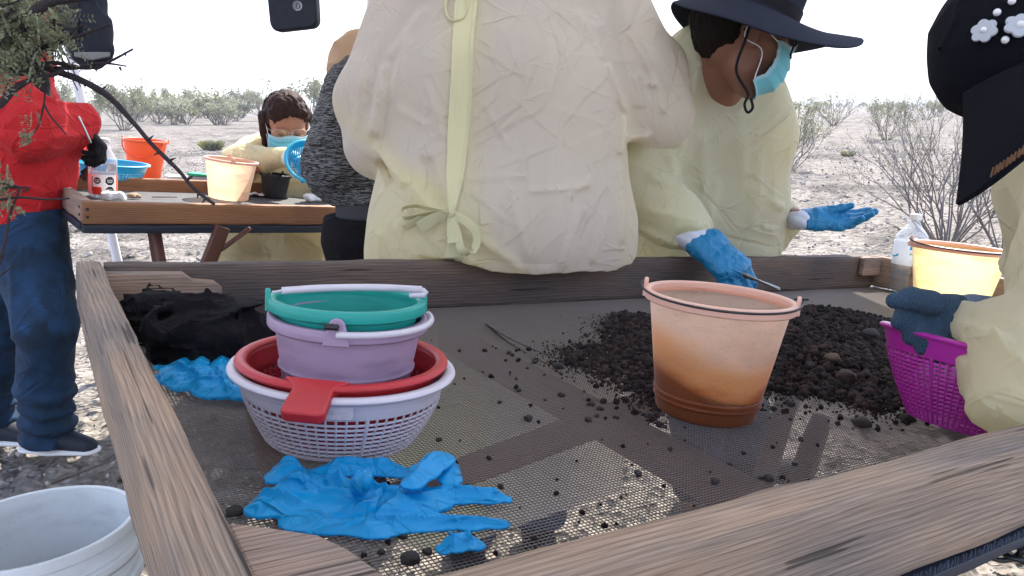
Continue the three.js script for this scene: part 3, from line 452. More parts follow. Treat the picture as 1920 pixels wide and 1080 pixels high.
// ------------------------------------------------------------------ scrub
const leafMat = (r, g, b) => mat(C(r, g, b), 0.8, { transmission: 0.3, thickness: 0, vertexColors: true });
const LEAF = [leafMat(0.25, 0.255, 0.16), leafMat(0.30, 0.30, 0.20), leafMat(0.24, 0.26, 0.13)];
function leaves(list, mSize, R, wide = 0.4) { // small folded leaves: position, direction, size
  const pos = [], nor = [], col = [], up = V();
  for (const [p, d, s] of list) {
    up.set(R() - 0.5, R() - 0.5, R() - 0.5).normalize(); const side = up.clone().cross(d).normalize().multiplyScalar(s * wide), tip = p.clone().addScaledVector(d, s), mid = p.clone().addScaledVector(d, s * 0.5), n = side.clone().cross(d).normalize(), k = 0.65 + 0.7 * R();
    const a = mid.clone().add(side), b = mid.clone().sub(side);
    for (const v of [p, a, tip, p, tip, b]) { pos.push(v.x, v.y, v.z); nor.push(n.x, n.y, n.z); col.push(k, k, k * (0.8 + 0.3 * R())); }
  }
  const g = new THREE.BufferGeometry(); g.setAttribute('position', new THREE.Float32BufferAttribute(pos, 3)); g.setAttribute('normal', new THREE.Float32BufferAttribute(nor, 3)); g.setAttribute('color', new THREE.Float32BufferAttribute(col, 3)); g.setAttribute('uv', new THREE.Float32BufferAttribute(new Float32Array(pos.length / 3 * 2), 2)); return g;
}
// many stems from one foot, forking outwards; returns geometry about its foot
function shrubGeo(seed, { h = 1.5, w = 1.6, stems = 12, forks = 3, leaf = 900, leafSize = 0.035, r = 0.014, lean = 0.9, sides = 4, trunk = 0 }) {
  const R = rng(seed), wood = [], tips = [];
  const grow = (p, d, len, rad, lev) => {
    const mid = p.clone().addScaledVector(d, len * 0.5).add(V(R() - 0.5, (R() - 0.5) * 0.6, R() - 0.5).multiplyScalar(len * 0.22)), end = p.clone().addScaledVector(d, len).add(V(R() - 0.5, R() * 0.5, R() - 0.5).multiplyScalar(len * 0.25));
    wood.push(tube([p, mid, end], rad, rad * 0.55, lev > 1 ? 3 : 5, lev > 1 ? 3 : sides)); tips.push([mid, d, lev], [end, d, lev]);
    if (lev < forks) { const k = 2 + (R() < 0.5 ? 1 : 0); for (let i = 0; i < k; i++) { const nd = d.clone().add(V(R() - 0.5, (R() - 0.35) * 0.8, R() - 0.5).multiplyScalar(1.15)).normalize(); grow(i ? mid.clone().lerp(end, R()) : end, nd, len * (0.5 + 0.3 * R()), rad * 0.6, lev + 1); } }
  };
  for (let i = 0; i < stems; i++) { const a = i / stems * 6.283 + R(), out = lean * (0.25 + 0.75 * R()), d = V(Math.cos(a) * out * w / h, 1, Math.sin(a) * out * w / h).normalize(); grow(V(Math.cos(a) * 0.06, trunk * h * 0.2 - 0.03, Math.sin(a) * 0.06), d, h * (0.38 + 0.14 * R()), r * (0.7 + 0.5 * R()), 0); }
  if (trunk) wood.push(tube([V(0, -0.05, 0), V(0.03, h * 0.25, 0.02)], r * 2.6, r * 1.8, 4, 6));
  const L = [], outer = tips.filter((t) => t[2] >= Math.max(1, forks - 1));
  for (let i = 0; i < leaf; i++) { const [p, d] = outer[Math.floor(R() * outer.length)]; L.push([p.clone().add(V(R() - 0.5, R() - 0.5, R() - 0.5).multiplyScalar(h * 0.13)), V(R() - 0.5, R() - 0.3, R() - 0.5).normalize(), leafSize * (0.6 + 0.8 * R())]); }
  return { wood: merge(wood), foliage: leaf ? leaves(L, leafSize, R) : null };
}
function shrub(name, label, group, geo, pos, turn, sc, lm, wm = M.twig) {
  const t = thing(name, label, 'bush', group, pos); part(t, 'stems', geo.wood, wm); if (geo.foliage) part(t, 'foliage', geo.foliage, lm); t.rotation.y = turn; t.scale.setScalar(sc); return t;
}
{
  const tree = [1, 2, 3].map((s) => shrubGeo(s * 31, { h: 2.1, w: 2.4, stems: 9, forks: 3, leaf: 4200, leafSize: 0.075, r: 0.03, lean: 0.95 }));
  const low = [4, 5].map((s) => shrubGeo(s * 31, { h: 1.35, w: 1.9, stems: 15, forks: 3, leaf: 1700, leafSize: 0.042, r: 0.013 }));
  const at = (px, base) => G(px, base).setY(-0.02);
  // bushes that stand apart, left of the tables and beyond
  const L = [
    ['round grey green bush behind the orange bucket, nearest on the left', 232, 246, 0, 1.0], ['tall loose bush left of the white tent pole', 120, 236, 1, 1.15], ['bush with bare lower stems right of the bush behind the orange bucket', 335, 226, 2, 1.1],
    ['small upright bush in the middle of the left horizon', 387, 222, 0, 0.95], ['leafy bush halfway between the tuft of grass and the woman in glasses', 455, 221, 1, 1.2], ['tall bush directly left of the woman in glasses', 492, 226, 2, 1.0], ['bush between the woman in glasses and the grey sweater', 594, 240, 0, 1.15],
  ];
  L.forEach(([l, x, b, k, s], i) => shrub('scrub_bush', l, 'leafy bushes on the plain', tree[k], at(x, b), i * 1.7, s, LEAF[i % 2]));
  const Rt = [
    ['dark based low bush beyond the palm up glove, left of the two on the right', 1562, 234, 0, 1.5], ['rounded low bush with a dark shadow right of the palm up glove', 1662, 262, 1, 1.05], ['half hidden bush close behind the chest of the wearer of the sun hat', 1478, 318, 0, 1.0], ['faint low bush far off above the palm up glove', 1520, 212, 1, 1.4], ['far low bush just left of the black cap', 1735, 226, 0, 1.6],
  ];
  Rt.forEach(([l, x, b, k, s], i) => shrub('scrub_bush', l, 'leafy bushes on the plain', low[k], at(x, b), i * 2.1 + 1, s, LEAF[1]));
  // the far line of scrub reads as one mass
  const R = rng(77), far = tree[0], mk = (src, m, n, name, sc) => { const im = new THREE.InstancedMesh(src, m, n); im.name = name; im.castShadow = im.receiveShadow = true; return im; };
  const small = shrubGeo(400, { h: 2.1, w: 2.6, stems: 8, forks: 2, leaf: 900, leafSize: 0.16, r: 0.035 });
  const grp = new THREE.Group(); grp.name = 'distant_scrub'; grp.userData = { label: 'far off band of grey green scrub along the horizon', category: 'scrub', kind: 'stuff' }; scene.add(grp);
  const n = 340, A = mk(small.wood, M.twig, n, 'scrub_stems'), B = mk(small.foliage, LEAF[1], n, 'scrub_foliage'), q = new THREE.Quaternion();
  for (let i = 0; i < n; i++) { const left = R() < 0.62, px = left ? R() * 760 - 300 : 1380 + R() * 900, d = left ? 44 + Math.pow(R(), 1.3) * 150 : 62 + Math.pow(R(), 1.3) * 240, s = (left ? 0.55 + 0.45 * R() : 0.5 + 0.35 * R()), v = V((px - 960) / FOC * d, -0.05, -d); q.setFromAxisAngle(V(0, 1, 0), R() * 6.28); const m4 = new THREE.Matrix4().compose(v, q, V(s * (0.9 + 0.6 * R()), s, s)); A.setMatrixAt(i, m4); B.setMatrixAt(i, m4); const b = 0.8 + 0.5 * R(); B.setColorAt(i, C(b, b, b * (0.9 + 0.2 * R()))); }
  grp.add(A, B);
  // bare bush on the right, between the bottle and the cap
  const bare = shrubGeo(901, { h: 1.12, w: 1.3, stems: 22, forks: 4, leaf: 700, leafSize: 0.02, r: 0.0095, lean: 1.0, sides: 5 });
  shrub('bare_bush', 'leafless grey twiggy bush standing behind the yellow bucket', null, bare, at(1775, 452), 0.4, 1, LEAF[1], M.deadTwig);
  const bare2 = shrubGeo(933, { h: 1.05, w: 1.0, stems: 12, forks: 4, leaf: 160, leafSize: 0.02, r: 0.010, lean: 0.9, sides: 5 });
  shrub('bare_bush', 'leafless twiggy bush at the right edge below the black cap', null, bare2, at(1890, 470), 2.4, 1, LEAF[1], M.deadTwig);
  // grass tufts
  const tuft = (seed, n, h, spread) => { const R = rng(seed), pos = [], nor = [], col = []; for (let i = 0; i < n; i++) { const a = R() * 6.28, r = Math.sqrt(R()) * spread, x = Math.cos(a) * r, z = Math.sin(a) * r, hh = h * (0.5 + 0.6 * R()), bx = (R() - 0.5) * h * 0.8 + x * 0.4, bz = (R() - 0.5) * h * 0.8 + z * 0.4, w = 0.0028, k = 0.8 + 0.6 * R(), c = Math.cos(a) * w, s = Math.sin(a) * w; const P0 = [x - c, 0, z - s], P1 = [x + c, 0, z + s], P2 = [x + bx * 0.4, hh * 0.7, z + bz * 0.4], P3 = [x + bx, hh, z + bz]; for (const v of [P0, P1, P2, P2, P1, P3]) { pos.push(...v); nor.push(-s / w, 0.4, c / w); col.push(k * 1.1, k, k * 0.8); } } const g = new THREE.BufferGeometry(); g.setAttribute('position', new THREE.Float32BufferAttribute(pos, 3)); g.setAttribute('normal', new THREE.Float32BufferAttribute(nor, 3)); g.setAttribute('color', new THREE.Float32BufferAttribute(col, 3)); g.setAttribute('uv', new THREE.Float32BufferAttribute(new Float32Array(pos.length / 3 * 2), 2)); return g; };
  for (const [l, x, b, s] of [['pale green tuft of grass on bare soil beyond the salmon bucket of the far table', 398, 280, 0.5], ['small dry tuft of grass beyond the palm up glove', 1590, 292, 0.25]]) { const t = thing('grass_tuft', l, 'grass', null, at(x, b)); part(t, 'blades', tuft(x, 700, 0.5 * s, 0.42 * s), LEAF[2], 'stuff'); }
  // dry blades and twigs lying about, uncountable
  const lit = []; const R2 = rng(88); for (let i = 0; i < 260; i++) { const r = 1.6 + R2() * 9, a = (R2() - 0.5) * 1.6, x = Math.sin(a) * r, z = -Math.cos(a) * r, l = 0.03 + 0.12 * R2() * R2(), b = R2() * 6.28; lit.push(tube([V(x, 0.012, z), V(x + Math.cos(b) * l * 0.5, 0.022, z + Math.sin(b) * l * 0.5 + 0.01), V(x + Math.cos(b) * l, 0.014, z + Math.sin(b) * l)], 0.0022, 0.001, 3, 4)); }
  const m = new THREE.Mesh(merge(lit), M.deadTwig); m.name = 'dry_litter'; m.userData = { label: 'dry twigs littering the pale soil', category: 'litter', kind: 'stuff' }; m.castShadow = m.receiveShadow = true; scene.add(m);
}
// ------------------------------------------------------------------ the tent that shades the tables (its roof is above the picture)
{
  const t = thing('canopy_tent', 'white event tent on thin poles over the tables, only its poles seen', 'tent');
  const x0 = -2.0, x1 = 1.40, z0 = -3.4, z1 = 0.9, y = 2.3, cloth = mat(C(0.84, 0.85, 0.86), 0.9, { transmission: 0.5, thickness: 0 }), pole = mat(C(0.72, 0.75, 0.80), 0.4);
  part(t, 'roof', slab(30, 30, (u, v) => V(lerp(x0, x1, u), y + 0.75 * (1 - Math.max(Math.abs(2 * u - 1), Math.abs(2 * v - 1))) - 0.02 * Math.sin(u * 20) * Math.sin(v * 20), lerp(z1, z0, v)), 0.002), cloth);
  for (const [a, b] of [[V(x0, y, z0), V(x1, y, z0)], [V(x1, y, z0), V(x1, y, z1)], [V(x1, y, z1), V(x0, y, z1)], [V(x0, y, z1), V(x0, y, z0)]]) part(t, 'valance', slab(40, 3, (u, v) => a.clone().lerp(b, u).add(V(0, -0.26 * v, 0.01 * Math.sin(u * 60) * v)), 0.0015), cloth);
  for (const [px, dz, lean] of [[0, z0 + 0.03, -1.84], [0, z0 + 0.05, 0.98], [0, z0 + 0.03, -0.585]]) part(t, 'pole', tube([V(lean - (lean < -1 ? 0.12 : 0), y, dz), V(lean + (lean < -1 ? 0.11 : 0), -0.02, dz)], 0.02, 0.02, 2, 10), pole);
  for (const x of [x0 + 0.03, x1 - 0.03]) part(t, 'pole', tube([V(x, y, z1 - 0.03), V(x, -0.02, z1 - 0.03)], 0.02, 0.02, 2, 10), pole);
}
// ================================================================== tables
// a table's own axes from the vanishing points of its two directions: x along, y off the screen, z towards the front
function tableFrame(vpAway, vpRight, hang, corner) {
  const a = rayDir(...vpAway).normalize(), b = rayDir(...vpRight).normalize(); b.addScaledVector(a, -a.dot(b)).normalize();
  const n = b.clone().cross(a).normalize(); if (n.y < 0) n.negate();
  const plane = (px, py, drop) => { const r = rayDir(px, py), t = -(hang + drop) / r.dot(n); return V(r.x * t, CAM_Y + r.y * t, r.z * t); };
  const O = plane(...corner, 0), X = b, Y = n, Z = a.clone().negate();
  const q = basisQ(X, Y, Z), W = (x, y, z) => O.clone().addScaledVector(X, x).addScaledVector(Y, y).addScaledVector(Z, z);
  const loc = (v) => { const d = v.clone().sub(O); return V(d.dot(X), d.dot(Y), d.dot(Z)); };
  return { O, X, Y, Z, q, W, loc, pick: (px, py, y) => loc(plane(px, py, -y)), pickW: (px, py, y) => plane(px, py, -y) };
}
const TA = tableFrame([42, 195], [3310, 470], 0.24, [192, 498]);
const TL = 2.08, TD = 1.0, RH = 0.092, RT = 0.036, MESH = -0.096; // inner length and depth, rail height and thickness, level of the wire screen
{
  const t = thing('sieve_table', 'long weathered timber sifting table with a wire mesh bed, nearest the camera', 'table', null, TA.O); t.quaternion.copy(TA.q);
  const plank = (name, L, h, d, pos, ry, m, seed, o) => { const p = part(t, name, timber(L, h, d, { seed, ...o }), m); p.position.copy(pos); p.rotation.y = ry; return p; };
  plank('left_rail', TD + 2 * RT + 0.02, RH - 0.012, RT * 0.98, V(-RT / 2, -RH / 2 + 0.006, TD / 2), Math.PI / 2, M.woodGrey, 1, { r: 0.003, wear: 0.0009 });
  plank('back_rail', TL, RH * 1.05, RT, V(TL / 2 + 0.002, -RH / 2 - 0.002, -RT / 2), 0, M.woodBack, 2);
  plank('front_rail', TL, RH, RT, V(TL / 2 + 0.002, -RH / 2, TD + RT / 2), 0, M.woodGrey, 3.3, { r: 0.003, wear: 0.0006 });
  plank('right_rail', TD + 2 * RT, RH, RT, V(TL + RT / 2 + 0.004, -RH / 2, TD / 2), Math.PI / 2, M.woodRaw, 4);
  plank('end_block', 0.085, RH * 0.62, 0.02, V(TL - 0.045, -RH * 0.3, 0.012), 0, M.woodRaw, 5.2);
  // rough blocks in the corners
  const blk = (name, pts, h, m, seed) => { const g = boxUV(polyPrism(pts, h, 0.003).rotateX(Math.PI / 2), 1, 4, 'x', [seed, seed]); return part(t, name, g, m); };
  const bb = part(t, 'corner_block', boxUV(polyPrism([[0.004, -0.058], [0.004, -0.010], [0.115, -0.012], [0.13, -0.024], [0.165, -0.028], [0.172, -0.034], [0.172, -0.055], [0.10, -0.058]], 0.028, 0.002), 1, 4, 'x', [0.4, 0.13]), M.woodRaw); bb.position.z = 0.004;
  const fc = blk('corner_block', [[0.004, 0], [0.004, -0.115], [0.023, -0.1], [0.047, -0.08], [0.058, -0.057], [0.066, -0.025], [0.068, 0]], 0.03, M.woodRaw, 0.7); fc.position.set(0, -0.012, TD - 0.002);
  // wire screen: every wire is a thin rod
  const pitch = 0.0046, wr = 0.00062, rods = [];
  const rod = (L) => { const g = new THREE.CylinderGeometry(wr, wr, L, 4, 1, true); return g; };
  const gx = rod(TL + 0.03).rotateZ(Math.PI / 2), gz = rod(TD + 0.03).rotateX(Math.PI / 2), R = rng(3);
  for (let z = 0.002; z < TD; z += pitch) rods.push(gx.clone().translate(TL / 2, 0.0004, z + (R() - 0.5) * 0.0003));
  for (let x = 0.002; x < TL; x += pitch) rods.push(gz.clone().translate(x + (R() - 0.5) * 0.0003, -0.0006, TD / 2));
  const scr = part(t, 'wire_screen', rods, M.wire, 'stuff'); scr.position.y = MESH;
  // dark strips under the rails hold the screen
  const strip = (L, x, z, ry, n = 'screen_strip') => { const s = part(t, n, timber(L, 0.013, RT + 0.006, { nx: 30, seed: x * 3 + z }), M.strip); s.position.set(x, -RH - 0.0115, z); s.rotation.y = ry; };
  strip(TL, TL / 2, TD + RT / 2 + 0.002, 0); strip(TL, TL / 2, -RT / 2, 0); strip(TD, TL + RT / 2, TD / 2, Math.PI / 2);
  // frayed threads of the screen along the lower edge
  const fr = []; const R3 = rng(21); for (let i = 0; i < 420; i++) { const x = TL * (i + R3()) / 420; fr.push(tube([V(x, -RH - 0.008, TD + RT + 0.0035), V(x + (R3() - 0.5) * 0.004, -RH - 0.001, TD + RT + 0.0045), V(x + (R3() - 0.5) * 0.007, -RH + 0.004 * R3(), TD + RT + 0.0035)], 0.0004, 0.0003, 2, 3)); }
  part(t, 'frayed_wire', fr, mat(C(0.03, 0.06, 0.11), 0.5), 'stuff');
  // cross bearers, legs and braces below
  const bar = (name, a, b, w, d, m = M.woodDark) => { const L = a.distanceTo(b), g = timber(L, w, d, { nx: 14, seed: a.x * 7 + b.z }); const p = part(t, name, g, m); const x = b.clone().sub(a).normalize(), y = V(0, 1, 0).addScaledVector(x, -x.y).normalize(); p.quaternion.copy(basisQ(x, y, x.clone().cross(y))); p.position.copy(a).lerp(b, 0.5); };
  bar('bearer', V(0.62, -0.155, 0.0), V(0.62, -0.155, TD), 0.05, 0.035); bar('bearer', V(1.45, -0.155, 0.0), V(1.45, -0.155, TD), 0.05, 0.035);
  const inv = TA.q.clone().invert(), down = V(0, -1, 0).applyQuaternion(inv);
  const leg = (x, z, dx, dz) => { const top = V(x, -0.13, z), w = TA.W(x, -0.13, z), len = w.y + 0.02; bar('leg', top, top.clone().addScaledVector(down, len).add(V(dx, 0, dz)), 0.06, 0.036); };
  leg(0.22, 0.03, 0.12, -0.05); leg(0.22, TD - 0.03, 0.12, 0.05); leg(1.78, 0.03, -0.12, -0.05); leg(1.15, TD - 0.02, 0.12, 0.04);
  bar('brace', V(0.32, -0.5, 0.05), V(0.86, -0.17, 0.42), 0.05, 0.03); bar('brace', V(0.40, -0.52, TD - 0.1), V(1.0, -0.17, 0.62), 0.05, 0.03);
  // chain hanging at the lower right
  const lk = new THREE.TorusGeometry(0.012, 0.0028, 6, 18).scale(1.35, 1, 1); const c0 = TA.loc(P(1884, 1034, 0.78)), c1 = TA.loc(P(2000, 1050, 0.78)), ch = thing('hanging_chain', 'dark steel chain hooked below the front rail, lower right', 'chain', null, TA.W(c0.x, c0.y, c0.z));
  const a = TA.W(c0.x, c0.y, c0.z), b = TA.W(c1.x, c1.y, c1.z), n = 5; for (let i = 0; i < n; i++) { const m = part(ch, 'link', lk, M.darkSteel); m.position.copy(a).lerp(b, i / (n - 1)).sub(ch.position); m.rotation.set(i % 2 ? Math.PI / 2 : 0.2, 0, -0.1); }
  part(ch, 'hook', tube([V(-0.05, 0.012, 0), V(-0.03, 0.004, 0), V(-0.008, 0, 0)], 0.003, 0.003, 8, 6), M.darkSteel);
}
// far table
const TB = tableFrame([-248, 100], [2693, 430], 1, [155, 378]); // scaled below so that its near corner stands 2.45 m off
const kB = 2.2 / PX(TB.O)[2];
const TF = tableFrame([-248, 100], [2693, 430], kB, [155, 378]);
const FL = 1.55, FD = 0.62, FM = -0.045;
{
  const t = thing('sieve_table', 'brown timber sifting table full of plastic buckets, farther of the two', 'table', null, TF.O); t.quaternion.copy(TF.q);
  const plank = (name, L, h, d, pos, ry, m, seed, o) => { const p = part(t, name, timber(L, h, d, { seed, r: 0.003, ...o }), m); p.position.copy(pos); p.rotation.y = ry; return p; };
  // the near corner is the origin; the table runs right and away
  plank('front_rail', FL, 0.066, 0.03, V(FL / 2, -0.033, -0.015), 0, M.woodWarm, 8); plank('left_rail', FD, 0.066, 0.03, V(0.0155, -0.033, -FD / 2 - 0.032), Math.PI / 2, M.woodRaw, 9); plank('back_rail', FL, 0.066, 0.03, V(FL / 2, -0.033, -FD - 0.048), 0, M.woodWarm, 10); plank('right_rail', FD, 0.066, 0.03, V(FL - 0.016, -0.033, -FD / 2 - 0.032), Math.PI / 2, M.woodWarm, 11);
  const strip = (L, x, z, ry) => { const s = part(t, 'screen_strip', timber(L, 0.026, 0.036, { nx: 20, seed: x + z }), M.strip); s.position.set(x, -0.0805, z); s.rotation.y = ry; };
  strip(FL, FL / 2, -0.014, 0); strip(FD - 0.01, 0.014, -FD / 2 - 0.034, Math.PI / 2); strip(FL, FL / 2, -FD - 0.05, 0); strip(FD, FL - 0.014, -FD / 2 - 0.032, Math.PI / 2);
  const bed = part(t, 'screen_bed', boxUV(box(FL - 0.06, 0.004, FD - 0.01, 0.001, 1), 2, 2), mat(C(0.10, 0.10, 0.105), 0.75, { bumpMap: rep(TX.weave, 20), bumpScale: 0.002 })); bed.position.set(FL / 2, FM - 0.004, -FD / 2 - 0.032);
  for (const [x, y] of [[0.012, -0.022], [0.012, -0.045]]) for (const k of [0, 1]) { const n = part(t, 'nail_head', new THREE.CylinderGeometry(0.0045, 0.0045, 0.002, 10).rotateX(Math.PI / 2), M.darkSteel); n.position.set(x + k * 0.0, y, 0.001); if (k) { n.rotation.y = Math.PI / 2; n.position.set(-0.0005, y, -0.05); } }
  const bar = (name, a, b, w, d) => { const L = a.distanceTo(b), p = part(t, name, timber(L, w, d, { nx: 10, seed: a.x * 5 }), mat(C(0.10, 0.035, 0.022), 0.5)); const x = b.clone().sub(a).normalize(), y = V(0, 1, 0).addScaledVector(x, -x.y).normalize(); p.quaternion.copy(basisQ(x, y, x.clone().cross(y))); p.position.copy(a).lerp(b, 0.5); };
  const L = (px, py, d) => TF.loc(P(px, py, d));
  const gl = (px, py, h) => TF.loc(G(px, py, h));
  bar('leg', L(287, 425, 2.4), L(322, 620, 2.4), 0.038, 0.03); bar('leg', L(418, 425, 2.42), L(330, 640, 2.42), 0.045, 0.03); bar('brace', L(412, 470, 2.43), L(470, 428, 2.43), 0.016, 0.012);
  bar('leg', L(640, 425, 2.62), L(600, 640, 2.62), 0.038, 0.03); bar('leg', L(720, 425, 2.5), L(800, 640, 2.5), 0.045, 0.03);
}
// ================================================================== what lies on the near table
const onA = (name, label, category, px, py, { y = MESH, turn = -0.56, tilt = 0, group } = {}) => { const c = TA.pick(px, py, y), t = thing(name, label, category, group, TA.W(c.x, c.y, c.z)); t.quaternion.copy(TA.q).multiply(new THREE.Quaternion().setFromEuler(new THREE.Euler(0, turn, tilt))); return t; };
const up = (t, y) => t.position.clone().addScaledVector(V(0, 1, 0).applyQuaternion(t.quaternion), y * t.scale.x);
const above = (t, name, label, category, y, o = {}) => { const n = thing(name, label, category, o.group, up(t, y)); n.quaternion.copy(t.quaternion); n.scale.copy(t.scale); if (o.dx || o.dz) n.position.add(V(o.dx || 0, 0, o.dz || 0).applyQuaternion(t.quaternion)); if (o.e) n.quaternion.multiply(new THREE.Quaternion().setFromEuler(o.e)); return n; };

// stack: white basket, red sieve, lilac pail, teal pail
{
  const w = onA('colander', 'white plastic basket colander under the red sieve, at the bottom of the stack', 'colander', 640, 812, { y: MESH + 0.002 });
  colander(w, { rT: 0.102, rB: 0.074, h: 0.071, mat: M.whitePlastic, ribs: 66, rings: 9, band: 0.30, rimR: 0.0062, bar: 0.0011, bulge: 0.75, thickRibs: 11, phase: 0.09 });
  w.scale.setScalar(1.1);
  const tag = part(w, 'grip_tab', grid(10, 2, (u, v) => { const a = 1.62 - u * 0.34, y = 0.066 - v * 0.012; return V(Math.cos(a) * 0.1045, y, Math.sin(a) * 0.1045); }), M.whitePlastic); tag.name = 'grip_tab';
  const r = above(w, 'sieve', 'red plastic sieve with a short flat handle, set in the white basket', 'sieve', 0.009, { e: new THREE.Euler(0.0, 0, 0.012) });
  colander(r, { rT: 0.0945, rB: 0.069, h: 0.071, mat: M.red, ribs: 56, rings: 8, band: 0.34, rimR: 0.0062, bar: 0.0024, bulge: 0.8 });
  const hs = new THREE.Shape(); hs.moveTo(-0.026, -0.006); hs.quadraticCurveTo(-0.017, 0.002, -0.0155, 0.012); hs.lineTo(-0.0165, 0.05); hs.quadraticCurveTo(-0.016, 0.056, -0.011, 0.056); hs.lineTo(0.011, 0.056); hs.quadraticCurveTo(0.016, 0.056, 0.0165, 0.05); hs.lineTo(0.0155, 0.012); hs.quadraticCurveTo(0.017, 0.002, 0.026, -0.006); hs.closePath();
  const hg = new THREE.ExtrudeGeometry(hs, { depth: 0.006, bevelEnabled: true, bevelSize: 0.0025, bevelThickness: 0.0025, bevelSegments: 3, curveSegments: 8 }); hg.rotateX(Math.PI / 2).scale(1, 1, 0.74);
  const hd = part(r, 'handle', hg, M.red); hd.position.set(-0.004, 0.0735, 0.0955); hd.rotation.set(0.34, -0.05, 0);
  const l = above(w, 'pail', 'lilac plastic pail standing in the red sieve', 'pail', 0.022, { dx: 0.002, dz: -0.006 });
  const root = l; bucket(root, { rT: 0.0735, rB: 0.0575, h: 0.103, wall: M.lilac, rim: M.lilac, rimW: 0.0055, ribs: [0.052], lugs: 0.0085, lugAng: Math.PI / 2 - 0.06, lip: 0.012 });
  const pts = []; for (let i = 0; i <= 20; i++) { const a = Math.PI / 2 - 0.06 - i / 20 * 1.9; pts.push(V(Math.cos(a) * 0.0815, 0.1015, Math.sin(a) * 0.0815)); } part(l, 'handle', tube(pts, 0.0034, 0.0034, 40, 8), M.whitePlastic);
  part(l, 'pin', mm(new THREE.CylinderGeometry(0.003, 0.003, 0.012, 10).rotateZ(Math.PI / 2), V(0.001, 0.109, 0.083)), M.darkSteel);
  const t = above(l, 'pail', 'teal plastic pail nested in the lilac pail, top of the stack', 'pail', 0.019, { dx: -0.001, e: new THREE.Euler(-0.02, 0, 0.015) });
  bucket(t, { rT: 0.0715, rB: 0.056, h: 0.1, wall: M.teal, rim: M.teal, rimW: 0.006, lugs: 0.005, lugAng: 2.85, lip: 0.012 });
  part(t, 'handle', [tube([V(-0.056, 0.109, 0.036), V(-0.02, 0.1115, 0.022), V(0.03, 0.1125, 0.004), V(0.072, 0.111, -0.010)], (q) => 0.0036, 0, 24, 8), tube([V(0.072, 0.111, -0.010), V(0.077, 0.107, -0.008), V(0.060, 0.105, -0.006)], 0.003, 0.003, 8, 6), tube([V(-0.065, 0.107, 0.036), V(-0.055, 0.109, 0.036)], 0.0012, 0.0012, 2, 5)], M.whitePlastic);
}
{ // salmon bucket with its soil
  const s = onA('bucket', 'big translucent salmon bucket standing in the gravel, wire handle on its rim', 'bucket', 1321, 771);
  bucket(s, { rT: 0.0935, rB: 0.0665, h: 0.164, wall: M.salmon, rim: M.salmonRim, rimW: 0.0065, ribs: [0.030, 0.022], lugs: 0.007, lugAng: 0.30, bail: M.darkSteel, lip: 0.013 });
  const R = rng(41), soil = slab(40, 40, (u, v) => { const r = v, a = u * 2 * Math.PI, q = r * 0.0715, x = Math.cos(a) * q, z = Math.sin(a) * q; return V(x, 0.052 - 0.016 * (x / 0.07) + 0.006 * noise3(x * 60, 1, z * 60) + 0.012 * (z / 0.07) * -1, z); }, 0.002);
  const side = grid(64, 6, (u, v) => { const a = u * 2 * Math.PI, q = lerp(0.0655, 0.0722, v), x = Math.cos(a) * q, z = Math.sin(a) * q; return V(x, lerp(0.006, 0.052 - 0.016 * (x / 0.07) - 0.012 * (z / 0.07) + 0.004 * noise3(x * 60, 1, z * 60), v), z); });
  const m = new THREE.Mesh(merge([soil, side]), mat(C(0.09, 0.032, 0.012), 0.95)); m.name = 'bucket_soil'; m.position.copy(s.position); m.quaternion.copy(s.quaternion); m.userData = { label: 'damp brown soil in the bottom of the big salmon bucket', category: 'soil', kind: 'stuff' }; m.castShadow = m.receiveShadow = true; scene.add(m);
}
{
  const y = onA('bucket', 'glowing yellow translucent bucket at the far right end, sun on its side', 'bucket', 1776, 588);
  bucket(y, { rT: 0.111, rB: 0.078, h: 0.178, wall: M.yellowBucket, rim: M.salmonRim, rimW: 0.009, lugs: 0.01, lugAng: 0.15, bail: M.darkSteel, lip: 0.012, bailR: 0.002 });
  const lab = canvasTex(512, 256, (g, w, h) => { g.fillStyle = '#f4f6f8'; g.fillRect(0, 0, w, h); g.lineCap = 'round'; for (const x of [20, 280]) { const strokes = (col, lw, y, hh, n, dx) => { g.strokeStyle = col; g.lineWidth = lw; for (let i = 0; i < n; i++) { g.beginPath(); g.moveTo(x + i * dx, y + hh); g.quadraticCurveTo(x + i * dx + dx * 0.1, y - hh * 0.3, x + i * dx + dx * 0.6, y + hh * (i % 2 ? 0.2 : 0.9)); g.stroke(); } }; strokes('#2a8fc0', 11, 36, 44, 6, 26); strokes('#9ab870', 7, 112, 28, 6, 20); g.strokeStyle = '#19a6b4'; g.lineWidth = 16; g.beginPath(); g.arc(x + 165, 140, 34, 0.3, 3.6); g.stroke(); g.fillStyle = '#c9d2da'; for (let i = 0; i < 4; i++) g.fillRect(x, 190 + i * 14, 130, 5); } });
  lab.wrapS = THREE.RepeatWrapping; lab.repeat.set(1, 1);
  const b = onA('water_bottle', 'clear water bottle with white and blue label beside the yellow bucket', 'bottle', 1692, 548);
  bottle(b, { r: 0.045, h: 0.236, cap: 0.016, neck: 0.2, water: 0.3, label: { y0: 0.085, y1: 0.155, mat: mat(C(1, 1, 1), 0.6, { map: lab, transmission: 0.3, thickness: 0 }) } }); b.rotateY(2.4);
}
const purple = onA('colander', 'magenta plastic colander gripped by the grey knit glove at the right', 'colander', 1790, 800, { y: MESH + 0.014, turn: 0, tilt: -0.17 });
colander(purple, { rT: 0.112, rB: 0.058, h: 0.112, mat: M.purple, ribs: 64, rings: 15, band: 0.24, rimR: 0.0062, bar: 0.0016, bulge: 0.6, thickRibs: 16, flare: 0.004 });

